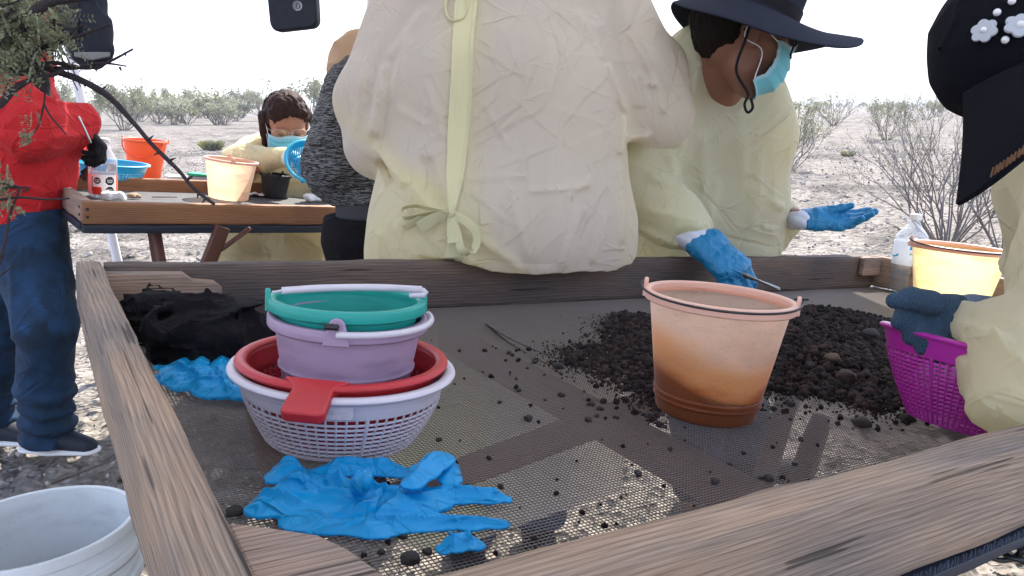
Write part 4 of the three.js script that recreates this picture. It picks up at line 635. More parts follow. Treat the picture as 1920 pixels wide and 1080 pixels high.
// gravel heap
{
  const poly = [[1128, 606], [1150, 588], [1210, 592], [1330, 590], [1500, 574], [1560, 580], [1620, 590], [1678, 604], [1700, 660], [1715, 720], [1745, 775], [1690, 765], [1640, 782], [1560, 752], [1480, 742], [1400, 748], [1225, 772], [1195, 745], [1140, 722], [1085, 700], [1040, 680], [1052, 655], [1130, 642]].map(([x, y]) => { const c = TA.pick(x, y, MESH); return [c.x, c.z]; });
  const inside = (x, z) => { let s = false; for (let i = 0, j = poly.length - 1; i < poly.length; j = i++) { const [a, b] = poly[i], [c, d] = poly[j]; if ((b > z) !== (d > z) && x < (c - a) * (z - b) / (d - b) + a) s = !s; } return s; };
  const edge = (x, z) => { let m = 9; for (let i = 0, j = poly.length - 1; i < poly.length; j = i++) { const [a, b] = poly[i], [c, d] = poly[j], L = (c - a) ** 2 + (d - b) ** 2, t = clamp(((x - a) * (c - a) + (z - b) * (d - b)) / L); m = Math.min(m, Math.hypot(x - a - t * (c - a), z - b - t * (d - b))); } return m; };
  let x0 = 9, x1 = -9, z0 = 9, z1 = -9; for (const [a, b] of poly) { x0 = Math.min(x0, a); x1 = Math.max(x1, a); z0 = Math.min(z0, b); z1 = Math.max(z1, b); }
  const R = rng(61), stone = (seed) => { const g = mergeVertices(new THREE.IcosahedronGeometry(1, 2).deleteAttribute('uv').deleteAttribute('normal')), p = g.attributes.position; for (let i = 0; i < p.count; i++) { const x = p.getX(i), y = p.getY(i), z = p.getZ(i), k = 1 + 0.32 * noise3(x * 1.1 + seed, y * 1.1, z * 1.1) + 0.12 * noise3(x * 3 + seed, y * 3, z * 3); p.setXYZ(i, x * k * 1.15, y * k * 0.8, z * k); } g.computeVertexNormals(); return g; };
  const stones = [stone(1), stone(2), stone(3), stone(4)], sm = mat(C(0.023, 0.0175, 0.0175), 0.92, { specularIntensity: 0.4 });
  const heap = thing('gravel_heap', 'heap of dark gravel spread over the wire mesh', 'gravel', null, TA.O); heap.quaternion.copy(TA.q); heap.userData.kind = 'stuff';
  const M4 = [[], [], [], []], q = new THREE.Quaternion(), e = new THREE.Euler(), put = (x, y, z, s) => { e.set(R() * 6, R() * 6, R() * 6); M4[Math.floor(R() * 4)].push(new THREE.Matrix4().compose(V(x, y, z), q.setFromEuler(e).clone(), V(s, s, s))); };
  const H = (x, z, d) => 0.026 * smooth(0, 0.16, d) * (0.35 + 0.65 * smooth(0.8, 1.05, x)) * (0.7 + 0.5 * noise3(x * 9, 4, z * 9)) * smooth(0.5, 0.9, x);
  for (let i = 0; i < 26000; i++) { const x = lerp(x0, x1, R()), z = lerp(z0, z1, R()); if (!inside(x, z)) continue; const d = edge(x, z), fine = x < 0.85; if (R() > smooth(-0.01, 0.05, d) + 0.15) continue; const big = R(), s = (fine ? 0.0018 + 0.004 * big ** 3 : 0.0024 + 0.0056 * big ** 3); put(x, MESH + s * 0.6 + H(x, z, d) * (0.55 + 0.45 * R()), z, s); }
  for (let i = 0; i < 900; i++) { const c = R() < 0.6 ? TA.pick(lerp(900, 1250, R()), lerp(610, 800, R()), MESH) : TA.pick(lerp(1420, 1790, R()), lerp(735, 815, R()), MESH); const d = edge(c.x, c.z); if (inside(c.x, c.z) || R() > Math.exp(-d * 26) || c.z > TD - 0.02) continue; put(c.x, MESH + 0.002, c.z, 0.0014 + 0.004 * R() ** 2); }
  for (let i = 0; i < 120; i++) { const c = TA.pick(lerp(480, 1600, R()), lerp(620, 1060, R()), MESH); if (c.z > TD - 0.02 || c.x < 0.02) continue; put(c.x, MESH + 0.0015, c.z, 0.0012 + 0.0022 * R() ** 2); }
  for (let i = 0; i < 30000; i++) { const x = lerp(x0 - 0.03, x1, R()), z = lerp(z0, z1 + 0.02, R()), d = edge(x, z), ins = inside(x, z); if (!ins && R() > Math.exp(-d * 60)) continue; if (x > TL - 0.01 || z > TD - 0.01 || z < 0.01) continue; const s = 0.0006 + 0.0012 * R(); put(x, MESH + 0.001 + (ins ? H(x, z, d) * R() + 0.002 * R() : 0), z, s); }
  M4.forEach((list, k) => { const im = new THREE.InstancedMesh(stones[k], sm, list.length); list.forEach((m, i) => { im.setMatrixAt(i, m); const b = 0.6 + 1.6 * R() ** 3, w = R(); im.setColorAt(i, C(b * (1 + 0.5 * w * w), b * (1 + 0.12 * w * w), b * (1 - 0.08 * w))); }); im.name = 'pebbles'; im.castShadow = im.receiveShadow = true; heap.add(im); });
  // stones that stand out, and clods lying loose
  const single = (name, label, cat, px, py, s, col, lift = 0, group) => { const c = TA.pick(px, py, MESH), g = stones[Math.floor(R() * 4)].clone(); g.scale(s, s * 0.8, s).rotateY(R() * 6); const m = tagged(new THREE.Mesh(g, mat(col, 0.9)), name, label, cat, group); m.position.copy(TA.W(c.x, MESH + s * 0.6 + lift, c.z)); m.quaternion.copy(TA.q); };
  single('stone', 'rounded tan stone on top of the dark gravel heap', 'stone', 1556, 706, 0.0105, C(0.12, 0.08, 0.055), 0.026); single('stone', 'flat reddish brown stone near the front of the gravel heap', 'stone', 1582, 736, 0.014, C(0.05, 0.032, 0.028), 0.018); single('stone', 'grey rounded stone near the magenta colander in the heap', 'stone', 1628, 655, 0.013, C(0.05, 0.045, 0.043), 0.024); single('stone', 'flat dark stone lying by itself in front of the heap, left of the magenta colander', 'stone', 1614, 802, 0.011, C(0.045, 0.035, 0.032)); single('stone', 'dark clod cluster edge stone just below the magenta colander rim', 'stone', 1700, 792, 0.009, C(0.035, 0.03, 0.03));
  for (const [x, y, s] of [[990, 790, 7], [972, 735, 4.5], [937, 757, 4], [1022, 752, 3], [1125, 770, 5.5], [1118, 782, 4], [1153, 785, 3.5], [1196, 893, 5.5], [1440, 902, 6.5], [1340, 908, 5.5], [1490, 873, 4], [1426, 899, 3.5], [1368, 872, 3], [1215, 783, 6], [1232, 797, 5], [1246, 803, 4], [1450, 770, 6], [1482, 762, 7], [1428, 770, 4], [822, 828, 4], [693, 843, 4], [508, 770, 3.5], [1002, 682, 6], [960, 668, 5], [1047, 692, 9], [770, 1058, 9], [752, 1010, 6], [440, 968, 8], [800, 1040, 5], [715, 1040, 4]]) single('clod', 'small dark clod lying loose on the wire mesh', 'clod', x, y, s * 0.00085, C(0.03, 0.026, 0.027), 0, 'loose dark clods on the mesh');
}
{ // tweezers lying on the mesh
  const t = onA('tweezers', 'dark steel tweezers lying on the mesh left of the gravel', 'tweezers', 912, 610, { turn: 0 }), inv = (px, py, y) => { const c = TA.pick(px, py, MESH + y); return V(c.x, c.y, c.z).sub(TA.loc(t.position)); };
  const arm = (pts, n) => part(t, n, slab(24, 2, (u, v) => { const c = new THREE.CatmullRomCurve3(pts).getPointAt(u), w = lerp(0.0055, 0.0022, u) * (1 + 0.8 * Math.exp(-Math.pow((u - 0.35) / 0.15, 2))); return c.add(V(0, 0, (v - 0.5) * w * 2)); }, 0.0014), M.darkSteel);
  arm([inv(912, 609, 0.004), inv(960, 637, 0.010), inv(1036, 671, 0.004)], 'arm'); arm([inv(912, 609, 0.004), inv(955, 643, 0.004), inv(1024, 682, 0.002)], 'arm');
  part(t, 'grip', slab(8, 2, (u, v) => inv(lerp(953, 980, u), lerp(630, 643, u), 0.0125).add(V(0, 0, (v - 0.5) * 0.012)), 0.0008), M.steel);
}
// crumpled gloves: soft thin bodies in the table's own axes
const clothAt = (px, py, y) => { const c = TA.pick(px, py, MESH + y); return c; };
function lying(name, label, category, field, cell, m, group) { const mesh = tagged(new THREE.Mesh(field.mesh(cell), m), name, label, category, group); mesh.position.copy(TA.O); mesh.quaternion.copy(TA.q); return mesh; }
{
  const A = clothAt, Y = V(0, 1, 0);
  // thin rubber sheets: an outline in the table plane, lifted into folds; every sheet is a few millimetres thick
  const sheetField = (sheets, seed) => {
    const F = new Field(0.01); F.reach = 0.004;
    for (const s of sheets) { s.pts = s.pts.map(([x, y, r]) => { const c = A(x, y, 0.004); return [c.x, c.z, r]; }); for (const [x, z, r] of s.pts) { F.lo.min(V(x - r - 0.004, MESH - 0.001, z - r - 0.004)); F.hi.max(V(x + r + 0.004, MESH + s.y + s.amp + 0.016, z + r + 0.004)); } s.folds = (s.folds || []).map(([x0, y0, x1, y1, w, h]) => { const p = A(x0, y0, 0.005), q = A(x1, y1, 0.005); return [p.x, p.z, q.x - p.x, q.z - p.z, w, h]; }); }
    F.fn = (x, y, z) => {
      let best = 1;
      for (const s of sheets) {
        let d = 1; const wob = 0.0013 * noise3(x * 60 + seed, 2, z * 60) + 0.0003 * noise3(x * 240, seed, z * 240);
        for (let i = 0; i + 1 < s.pts.length || i === 0; i++) { const [ax, az, ra] = s.pts[i], [bx, bz, rb] = s.pts[Math.min(i + 1, s.pts.length - 1)], dx = bx - ax, dz = bz - az, t = clamp(((x - ax) * dx + (z - az) * dz) / (dx * dx + dz * dz + 1e-9)), e = Math.hypot(x - ax - t * dx, z - az - t * dz) - lerp(ra, rb, t), k = 0.008, h = Math.max(k - Math.abs(d - e), 0) / k; d = Math.min(d, e) - h * h * k * 0.25; }
        d += wob; if (d > 0.02) { best = Math.min(best, d); continue; }
        const inn = smooth(0.0, -0.012, d);
        let lift = s.amp * (0.75 * Math.pow(1 - Math.abs(noise3(x * 17 + seed, 1.5, z * 40)), 2) + 0.25 * Math.pow(1 - Math.abs(noise3(x * 45 + seed, 7.5, z * 80)), 3));
        for (const [px, pz, qx, qz, w, h] of s.folds) { const t = clamp(((x - px) * qx + (z - pz) * qz) / (qx * qx + qz * qz)), e = Math.hypot(x - px - t * qx, z - pz - t * qz) / w; if (e < 1) lift += h * (1 - e) * (1 - e) * (0.4 + 0.6 * Math.sin(Math.PI * clamp(t * 0.9 + 0.05))); }
        const mid = MESH + s.y + lift * (0.35 + 0.65 * inn) + (s.rise ? s.rise(x, z) : 0), th = (s.t || 0.0022) * (0.45 + 0.55 * inn);
        best = Math.min(best, Math.max(d, (Math.abs(y - mid) - th) * 0.75));
      }
      return best;
    };
    return F;
  };
  const big = sheetField([
    { pts: [[545, 950, 0.026], [620, 948, 0.031], [720, 950, 0.033], [800, 945, 0.026]], y: 0.006, amp: 0.008, t: 0.005, folds: [[560, 930, 700, 930, 0.008, 0.008], [580, 975, 760, 1000, 0.009, 0.011], [640, 990, 730, 1008, 0.006, 0.008], [690, 925, 760, 960, 0.007, 0.007], [600, 905, 660, 950, 0.007, 0.009], [740, 975, 830, 970, 0.006, 0.007]] },
    { pts: [[488, 968, 0.014], [525, 955, 0.024], [560, 950, 0.026]], y: 0.008, amp: 0.009, t: 0.004, folds: [[480, 955, 560, 965, 0.007, 0.010], [500, 930, 590, 940, 0.008, 0.012]] },
    { pts: [[520, 920, 0.013], [540, 908, 0.014], [560, 925, 0.014]], y: 0.014, amp: 0.010, t: 0.004, folds: [[500, 900, 575, 905, 0.006, 0.008]] },
    { pts: [[590, 905, 0.012], [640, 895, 0.014], [720, 895, 0.013], [770, 905, 0.010]], y: 0.010, amp: 0.008, t: 0.004, folds: [[600, 890, 760, 890, 0.007, 0.006]] },
    { pts: [[760, 945, 0.022], [850, 935, 0.017], [910, 940, 0.013], [950, 945, 0.006]], y: 0.007, amp: 0.008, t: 0.003, folds: [[780, 930, 930, 940, 0.006, 0.006]] },
    { pts: [[560, 982, 0.018], [700, 992, 0.020], [800, 984, 0.016], [880, 986, 0.011], [938, 988, 0.0085]], y: 0.005, amp: 0.006, t: 0.003, folds: [[600, 990, 930, 984, 0.006, 0.006]] },
    { pts: [[768, 955, 0.010], [795, 925, 0.0135], [822, 902, 0.0155]], y: 0.026, amp: 0.004, t: 0.0035, folds: [[760, 950, 815, 890, 0.006, 0.004]] },
    { pts: [[835, 900, 0.012], [842, 925, 0.013]], y: 0.018, amp: 0.005, t: 0.003 },
  ], 2.2);
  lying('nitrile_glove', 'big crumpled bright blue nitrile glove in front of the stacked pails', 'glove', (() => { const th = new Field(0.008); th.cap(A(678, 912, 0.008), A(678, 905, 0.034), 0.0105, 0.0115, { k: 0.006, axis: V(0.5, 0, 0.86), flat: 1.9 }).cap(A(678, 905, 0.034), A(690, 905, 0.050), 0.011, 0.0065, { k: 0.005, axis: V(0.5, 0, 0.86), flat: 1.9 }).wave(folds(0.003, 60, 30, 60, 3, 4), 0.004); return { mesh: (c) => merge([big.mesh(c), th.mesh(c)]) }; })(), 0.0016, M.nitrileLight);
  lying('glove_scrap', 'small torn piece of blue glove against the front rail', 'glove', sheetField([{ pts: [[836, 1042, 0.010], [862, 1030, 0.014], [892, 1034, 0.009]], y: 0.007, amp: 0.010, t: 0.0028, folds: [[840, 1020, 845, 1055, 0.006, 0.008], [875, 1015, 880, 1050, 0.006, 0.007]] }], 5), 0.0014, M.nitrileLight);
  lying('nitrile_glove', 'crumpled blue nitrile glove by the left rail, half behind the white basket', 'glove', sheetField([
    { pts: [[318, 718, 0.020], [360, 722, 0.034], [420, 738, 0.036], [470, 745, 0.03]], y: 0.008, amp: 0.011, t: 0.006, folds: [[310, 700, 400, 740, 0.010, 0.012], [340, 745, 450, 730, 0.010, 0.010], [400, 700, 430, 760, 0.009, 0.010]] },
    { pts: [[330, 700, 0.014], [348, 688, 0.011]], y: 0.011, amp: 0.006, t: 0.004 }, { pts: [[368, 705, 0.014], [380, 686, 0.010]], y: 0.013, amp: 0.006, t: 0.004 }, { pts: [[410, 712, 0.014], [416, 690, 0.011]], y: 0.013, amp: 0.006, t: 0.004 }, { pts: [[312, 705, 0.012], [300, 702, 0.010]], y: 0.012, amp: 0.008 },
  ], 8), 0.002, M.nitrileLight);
  // black cloth bundle by the back rail
  const B = new Field(0.03); B.chain([A(262, 585, 0.05), A(300, 590, 0.03), A(360, 620, 0.03)], [0.018, 0.03, 0.048]).cap(A(345, 640, 0.026), A(455, 632, 0.026), 0.05, 0.048).cap(A(380, 660, 0.02), A(470, 655, 0.018), 0.036, 0.036).cap(A(470, 620, 0.03), A(525, 625, 0.02), 0.034, 0.02).cap(A(250, 580, 0.03), A(290, 612, 0.015), 0.022, 0.02);
  B.wave(folds(0.022, 9, 26, 20, 1.2, 4), 0.026).wave(folds(0.008, 30, 50, 44, 8, 5), 0.01);
  lying('black_cloth', 'bundled black cloth bag heaped against the back rail', 'cloth', B, 0.0036, M.blackCloth);
}
// ================================================================== what stands on the far table
const onF = (name, label, category, px, py, { y = FM, turn = -0.6, tilt = 0, group } = {}) => { const c = TF.pick(px, py, y), t = thing(name, label, category, group, TF.W(c.x, c.y, c.z)); t.quaternion.copy(TF.q).multiply(new THREE.Quaternion().setFromEuler(new THREE.Euler(0, turn, tilt))); t.scale.setScalar(0.9); return t; };
{
  const c = onF('colander', 'turquoise colander under the black gloved hands on the far table', 'colander', 205, 349, { y: FM }); colander(c, { rT: 0.148, rB: 0.085, h: 0.098, mat: M.cyan, ribs: 60, rings: 9, band: 0.3, rimR: 0.007, bar: 0.0022, bulge: 0.7 });
  const lab = canvasTex(1024, 256, (g, w, h) => {
    g.fillStyle = '#f3efec'; g.fillRect(0, 0, w, h); const oct = (x, y, r, a, b) => { g.fillStyle = '#fff'; g.beginPath(); for (let i = 0; i < 8; i++) g.lineTo(x + Math.cos(i * Math.PI / 4 + 0.39) * (r + 5), y + Math.sin(i * Math.PI / 4 + 0.39) * (r + 5)); g.fill(); g.fillStyle = '#0c0c0d'; g.beginPath(); for (let i = 0; i < 8; i++) g.lineTo(x + Math.cos(i * Math.PI / 4 + 0.39) * r, y + Math.sin(i * Math.PI / 4 + 0.39) * r); g.fill(); g.fillStyle = '#fff'; g.textAlign = 'center'; g.font = 'bold 19px sans-serif'; g.fillText('EXCESO', x, y - 3); g.fillRect(x - r * 0.6, y + 7, r * 1.2, 5); g.fillRect(x - r * 0.45, y + 17, r * 0.9, 4); };
    for (const o of [0, 512]) { g.fillStyle = '#e3401d'; g.fillRect(o + 330, 0, 120, h); g.fillStyle = '#f3efec'; g.fillRect(o + 395, 20, 10, 200); g.fillRect(o + 418, 40, 16, 130); g.fillStyle = '#d8321f'; g.fillRect(o + 30, 160, 110, 96); oct(o + 90, 80, 44, '', 'CALORÍAS'); oct(o + 235, 78, 58, '', 'AZÚCARES'); oct(o + 235, 200, 54, '', 'SODIO'); g.fillStyle = '#26282c'; g.fillRect(o + 20, 30, 8, 190); g.fillRect(o + 34, 30, 4, 190); }
  }); lab.wrapS = THREE.RepeatWrapping;
  const b = onF('water_bottle', 'clear drink bottle with red label and black octagon stamps', 'bottle', 193, 368); bottle(b, { r: 0.050, h: 0.222, cap: 0.023, neck: 0.3, water: 0.58, ribs: false, label: { y0: 0.012, y1: 0.088, mat: mat(C(1, 1, 1), 0.55, { map: lab }) } }); b.rotateY(-0.55);
  const o = onF('bucket', 'bright orange plastic bucket behind the turquoise colander', 'bucket', 272, 332); bucket(o, { rT: 0.096, rB: 0.070, h: 0.18, wall: M.orange, rim: M.orange, rimW: 0.006, ribs: [0.1], lugs: 0.007, lugAng: -0.2, lip: 0.012 });
  { const pts = []; for (let i = 0; i <= 24; i++) { const a = Math.PI * 0.93 - i / 24 * Math.PI * 0.86, d = Math.sin(i / 24 * Math.PI); pts.push(V(Math.cos(a) * 0.099, 0.172 - 0.075 * d, Math.sin(a) * (0.099 - 0.012 * d) + 0.004)); } part(o, 'handle', tube(pts, 0.0034, 0.0034, 40, 6), M.orange); }
  const s = onF('bucket', 'translucent salmon bucket at the front of the far table', 'bucket', 428, 372, { tilt: -0.05 }); bucket(s, { rT: 0.104, rB: 0.080, h: 0.168, wall: M.salmonPale, rim: M.salmonRim, rimW: 0.007, lugs: 0.009, lugAng: 1.25, lip: 0.01 });
  const k = onF('bucket', 'small black bucket between the salmon bucket and the grey sweater', 'bucket', 514, 370, { tilt: -0.03 }); bucket(k, { rT: 0.066, rB: 0.050, h: 0.108, wall: M.blackPlastic, rim: M.blackPlastic, rimW: 0.005, lugs: 0.006, lugAng: 1.8, lip: 0.011 });
  const g = onF('container', 'grey plastic tub with a green lid, half behind the salmon bucket', 'container', 374, 352); part(g, 'tub', box(0.09, 0.055, 0.07, 0.008, 3).translate(0, 0.028, 0), mat(C(0.42, 0.43, 0.45), 0.5, { transmission: 0.4, thickness: 0 })); part(g, 'lid', box(0.096, 0.012, 0.076, 0.005, 3).translate(0, 0.061, 0), mat(C(0.01, 0.28, 0.15), 0.45));
  const d = onF('dish', 'shallow white dish of dark green matter beside the orange bucket', 'dish', 336, 338); part(d, 'dish_wall', lathe([[0, 0.002], [0.05, 0.002], [0.062, 0.02], [0.066, 0.021], [0.062, 0.018], [0.052, 0.001]], 40), M.white); part(d, 'contents', lathe([[0, 0.015], [0.03, 0.014], [0.058, 0.012]], 32), mat(C(0.05, 0.06, 0.035), 0.9));
  // sheets, stones and bags
  const sheet = (name, label, cat, px, py, w, l, turn, m, seed) => { const t = onF(name, label, cat, px, py, { turn }); part(t, 'sheet', slab(24, 18, (u, v) => V((u - 0.5) * w, 0.006 + 0.012 * Math.abs(noise3(u * 4 + seed, v * 4, 1)), (v - 0.5) * l), 0.0008), m); return t; };
  sheet('paper_sheet', 'bright white paper lying behind the salmon bucket by the green lid', 'paper', 335, 350, 0.17, 0.12, 0.5, M.white, 1); sheet('paper_sheet', 'creased white paper between the salmon and black buckets', 'paper', 482, 368, 0.10, 0.07, 0.2, M.white, 4);
  const bag = (name, label, px, py, r, h, m, seed, cat = 'bag') => { const c = TF.pick(px, py, FM), F = new Field(0.03); F.cap(V(-r * 0.7, h * 0.4, 0), V(r * 0.7, h * 0.35, 0), h * 0.42, h * 0.38).cap(V(-r * 0.3, h * 0.6, 0), V(r * 0.2, h * 0.75, 0), h * 0.3, h * 0.2).wave(folds(0.012, 22, 30, 22, seed), 0.014); F.cut(V(0, 0.001, 0), V(0, -1, 0)); const t = tagged(new THREE.Mesh(F.mesh(0.006), m), name, label, cat); t.position.copy(TF.W(c.x, c.y, c.z)); t.quaternion.copy(TF.q); t.scale.setScalar(0.9); };
  bag('plastic_bag', 'white plastic bag behind the black bucket', 562, 362, 0.075, 0.085, mat(C(0.82, 0.82, 0.84), 0.5, { transmission: 0.3, thickness: 0 }), 2); bag('plastic_bag', 'clear plastic bag of gravel beside the elbow of the grey sweater', 622, 366, 0.085, 0.10, M.clearBag, 5); bag('cloth_pouch', 'small white bag at the foot of the drink bottle', 214, 376, 0.05, 0.03, mat(C(0.75, 0.76, 0.76), 0.85), 8, 'pouch'); bag('flat_stone', 'flat tan stone beside the turquoise colander', 252, 372, 0.03, 0.018, mat(C(0.32, 0.22, 0.15), 0.9), 9, 'stone'); bag('dark_soil_lump', 'lump of dark soil on the rail end by the grey sweater', 628, 380, 0.05, 0.03, mat(C(0.04, 0.03, 0.025), 0.95), 11, 'soil'); bag('white_bundle', 'small round white bundle in front of the clear bag', 587, 378, 0.04, 0.035, M.white, 13, 'bundle');
  const st = onF('stick', 'thin straight stick lying on the far table bed', 'stick', 285, 372); part(st, 'stick', tube([V(0, 0.006, 0), V(0.075, 0.007, -0.06)], 0.003, 0.002, 6, 5), M.twig);
}
{ // white bucket on the ground, lower left
  const c = P(64, 984, 1.3), n = V(-0.02, 1, -0.06).normalize(), h = 0.43, t = thing('bucket', 'large empty white bucket on the ground in the lower left corner', 'bucket', null, c.clone().addScaledVector(n, -h)); t.quaternion.copy(upQ(n));
  bucket(t, { rT: 0.153, rB: 0.140, h, wall: M.pailWhite, rim: M.pailWhite, rimW: 0.006, lip: 0.02 });
  for (const y of [h - 0.055, h - 0.10]) part(t, 'rib', lathe([[0.148, y - 0.01], [0.160, y - 0.011], [0.162, y - 0.004], [0.162, y + 0.006], [0.160, y + 0.008], [0.150, y + 0.008]], 72), M.pailWhite);
  part(t, 'inner_wall', lathe([[0.1385, 0.008], [0.1505, h - 0.006]], 64), M.pailWhite);
}
// ================================================================== the people
const gownTint = (grey) => (x, y, z) => { const k = clamp(grey + 0.25 * noise3(x * 5, y * 5, z * 5)); return [lerp(1, 0.86, k), lerp(1, 0.84, k), lerp(1, 1.12, k)]; };
const reachXY = (px, py, d) => { const p = P(px, py, d); return V(p.x, p.y, 0); };

{ // the wearer of the big gown, back to the camera, leaning on the back rail
  const t = thing('person', 'person seen from behind in a big pale yellow gown tied with a bow', 'person');
  const H = headFrame(P(950, -175, 2.08), V(0, 1, -0.35), V(-0.1, -0.35, -1), 1.08);
  const J = { hd: H, nk: P(948, -70, 1.98), ch: P(945, 90, 1.92), pv: P(945, 455, 1.84), sL: P(800, 0, 1.90), sR: P(1115, 5, 1.98), eL: P(695, 265, 1.80), eR: P(1225, 200, 1.96), wL: P(790, 330, 2.12), wR: P(1150, 300, 2.22), hL: P(880, 520, 1.86), hR: P(1010, 520, 1.93), kL: P(880, 820, 1.95), kR: P(1010, 820, 2.02), aL: P(880, 1130, 1.98), aR: P(1010, 1130, 2.05) };
  const hands = [handField(J.wL, V(0.35, -0.3, -0.9), V(0, -1, 0.2), -1, {}), handField(J.wR, V(-0.35, -0.35, -0.9), V(0, -1, 0.2), 1, {})];
  part(t, 'body', bodyGeo(J, 1, { hands }), M.skin);
  const hair = new Field(0.03); hair.cap(H.L(0, 0.05, -0.04), H.L(0, 0.05, 0.015), 0.092, 0.082).cap(H.L(0, 0, -0.06), H.L(0, -0.12, -0.085), 0.065, 0.035).wave(folds(0.006, 60, 12, 60, 2), 0.008); part(t, 'hair', hair.mesh(0.007), M.hair);
  const F = new Field(0.06), k = 0.11;
  const col = (x, pts, rs) => F.chain(pts.map(([py, d, dx = 0]) => P(x + dx, py, d)), rs, { k });
  col(838, [[-20, 1.93, 20], [200, 1.80], [380, 1.755], [470, 1.71], [560, 1.80, 10], [1150, 1.93, 30]], [0.11, 0.135, 0.128, 0.148, 0.15, 0.19]);
  col(1052, [[-20, 2.02, 20], [200, 1.90, 5], [380, 1.86, -2], [470, 1.84, 0], [560, 1.97, -5], [1150, 2.05, -10]], [0.12, 0.15, 0.14, 0.145, 0.15, 0.19]);
  col(945, [[-40, 1.98], [200, 1.84], [400, 1.79], [470, 1.765], [560, 1.88], [1150, 1.99]], [0.12, 0.15, 0.145, 0.15, 0.15, 0.20]);
  F.cap(P(960, 446, 1.69), P(1105, 436, 1.80), 0.052, 0.046, { k: 0.07 });
  F.cap(P(930, -70, 1.99), P(955, -70, 2.0), 0.075, 0.075, { k: 0.08 });
  // puffed sleeves
  F.cap(P(770, -5, 1.93), P(705, 190, 1.83), 0.095, 0.094, { k: 0.05 }).cap(P(705, 190, 1.83), P(712, 268, 1.80), 0.092, 0.078, { k: 0.04 }).cap(P(712, 272, 1.80), P(785, 320, 2.10), 0.082, 0.05, { k: 0.03 });
  F.cap(P(1140, 0, 1.99), P(1205, 150, 1.95), 0.10, 0.102, { k: 0.05 }).cap(P(1205, 150, 1.95), P(1222, 212, 1.93), 0.108, 0.102, { k: 0.04 }).cap(P(1222, 225, 1.95), P(1160, 290, 2.22), 0.09, 0.05, { k: 0.03 });
  const r = (a, b, w, h) => F.wave(ridge(reachXY(a[0], a[1], 1.66), reachXY(b[0], b[1], 1.66), w * 0.85, h * 1.15), 0.02);
  // pulls and creases of the cloth, as lines on the back
  r([792, 0], [716, 110], 0.016, 0.012); r([716, 110], [690, 262], 0.014, 0.016); r([690, 272], [775, 340], 0.013, 0.016); r([775, 335], [846, 402], 0.010, 0.015); r([700, 300], [745, 345], 0.014, -0.016);
  r([800, 290], [838, 385], 0.018, -0.014); r([1090, 0], [1150, 110], 0.010, 0.010); r([1150, 110], [1192, 215], 0.010, 0.014); r([1192, 215], [1178, 300], 0.011, 0.016); r([1178, 300], [1174, 470], 0.009, 0.010);
  r([1215, 130], [1225, 205], 0.016, 0.010); r([1185, 262], [1250, 262], 0.011, 0.016); r([1200, 292], [1236, 285], 0.018, -0.018); r([1255, 120], [1275, 220], 0.012, 0.008); r([1205, 40], [1250, 130], 0.012, 0.010); r([1235, 150], [1280, 160], 0.010, 0.008); r([880, 20], [878, 390], 0.008, 0.006); r([720, 150], [700, 260], 0.012, 0.010);
  r([978, 92], [912, 208], 0.005, 0.005); r([985, 40], [980, 330], 0.006, 0.0035); r([905, 190], [962, 285], 0.006, 0.004); r([860, 330], [995, 325], 0.006, 0.005); r([985, 352], [1112, 350], 0.006, 0.006); r([1060, 370], [1118, 330], 0.006, 0.006); r([1062, 338], [1122, 352], 0.006, 0.005); r([950, 330], [990, 470], 0.007, 0.005); r([1032, 60], [1050, 330], 0.008, 0.004); r([870, 150], [870, 400], 0.009, 0.004); r([800, 150], [835, 260], 0.010, 0.007); r([760, 60], [730, 200], 0.010, 0.007); r([740, 200], [812, 240], 0.008, 0.006); r([725, 420], [720, 490], 0.010, 0.008); r([752, 400], [790, 470], 0.010, 0.007); r([850, 420], [905, 490], 0.010, 0.007); r([880, 410], [980, 490], 0.012, 0.008); r([1090, 380], [1050, 500], 0.012, 0.008); r([1140, 400], [1110, 495], 0.010, 0.008); r([690, 40], [655, 180], 0.010, 0.007); r([670, 130], [655, 250], 0.009, 0.006);
  F.wave(folds(0.011, 6, 1.3, 6, 3.1, 2), 0.014);
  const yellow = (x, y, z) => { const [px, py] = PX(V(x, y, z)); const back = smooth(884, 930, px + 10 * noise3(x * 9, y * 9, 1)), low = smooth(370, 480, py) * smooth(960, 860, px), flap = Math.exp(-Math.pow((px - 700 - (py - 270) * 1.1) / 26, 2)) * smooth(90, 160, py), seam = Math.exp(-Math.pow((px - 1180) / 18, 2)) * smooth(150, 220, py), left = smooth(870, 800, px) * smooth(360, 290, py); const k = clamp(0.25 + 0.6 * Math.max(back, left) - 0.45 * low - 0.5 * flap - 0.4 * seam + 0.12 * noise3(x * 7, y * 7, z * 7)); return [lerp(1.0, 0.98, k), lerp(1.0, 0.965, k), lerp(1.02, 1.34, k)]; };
  F.bite((x, y, z) => { const q = TA.loc(V(x, y, z)), yb = 0.003 - 0.022 * smooth(0.60, 0.74, q.x) * smooth(1.13, 0.98, q.x) + 0.003 * noise3(q.x * 40, 1, 1); return Math.max(-(q.z + RT + 0.006), q.y - yb); });
  F.cap(P(1212, 268, 1.945), P(1190, 312, 1.955), 0.056, 0.030, { k: 0.008 }).cap(P(738, 356, 1.70), P(760, 338, 1.76), 0.020, 0.022, { sub: true, k: 0.016 });
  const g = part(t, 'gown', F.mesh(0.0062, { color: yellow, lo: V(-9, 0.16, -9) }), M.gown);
  const eye = V(0, CAM_Y, 0), on = (px, py, lift = 0.004) => { const d = rayDir(px, py).normalize(), h = F.hit(eye, d, 4) || P(px, py, 1.66); return h.addScaledVector(d, -lift); };
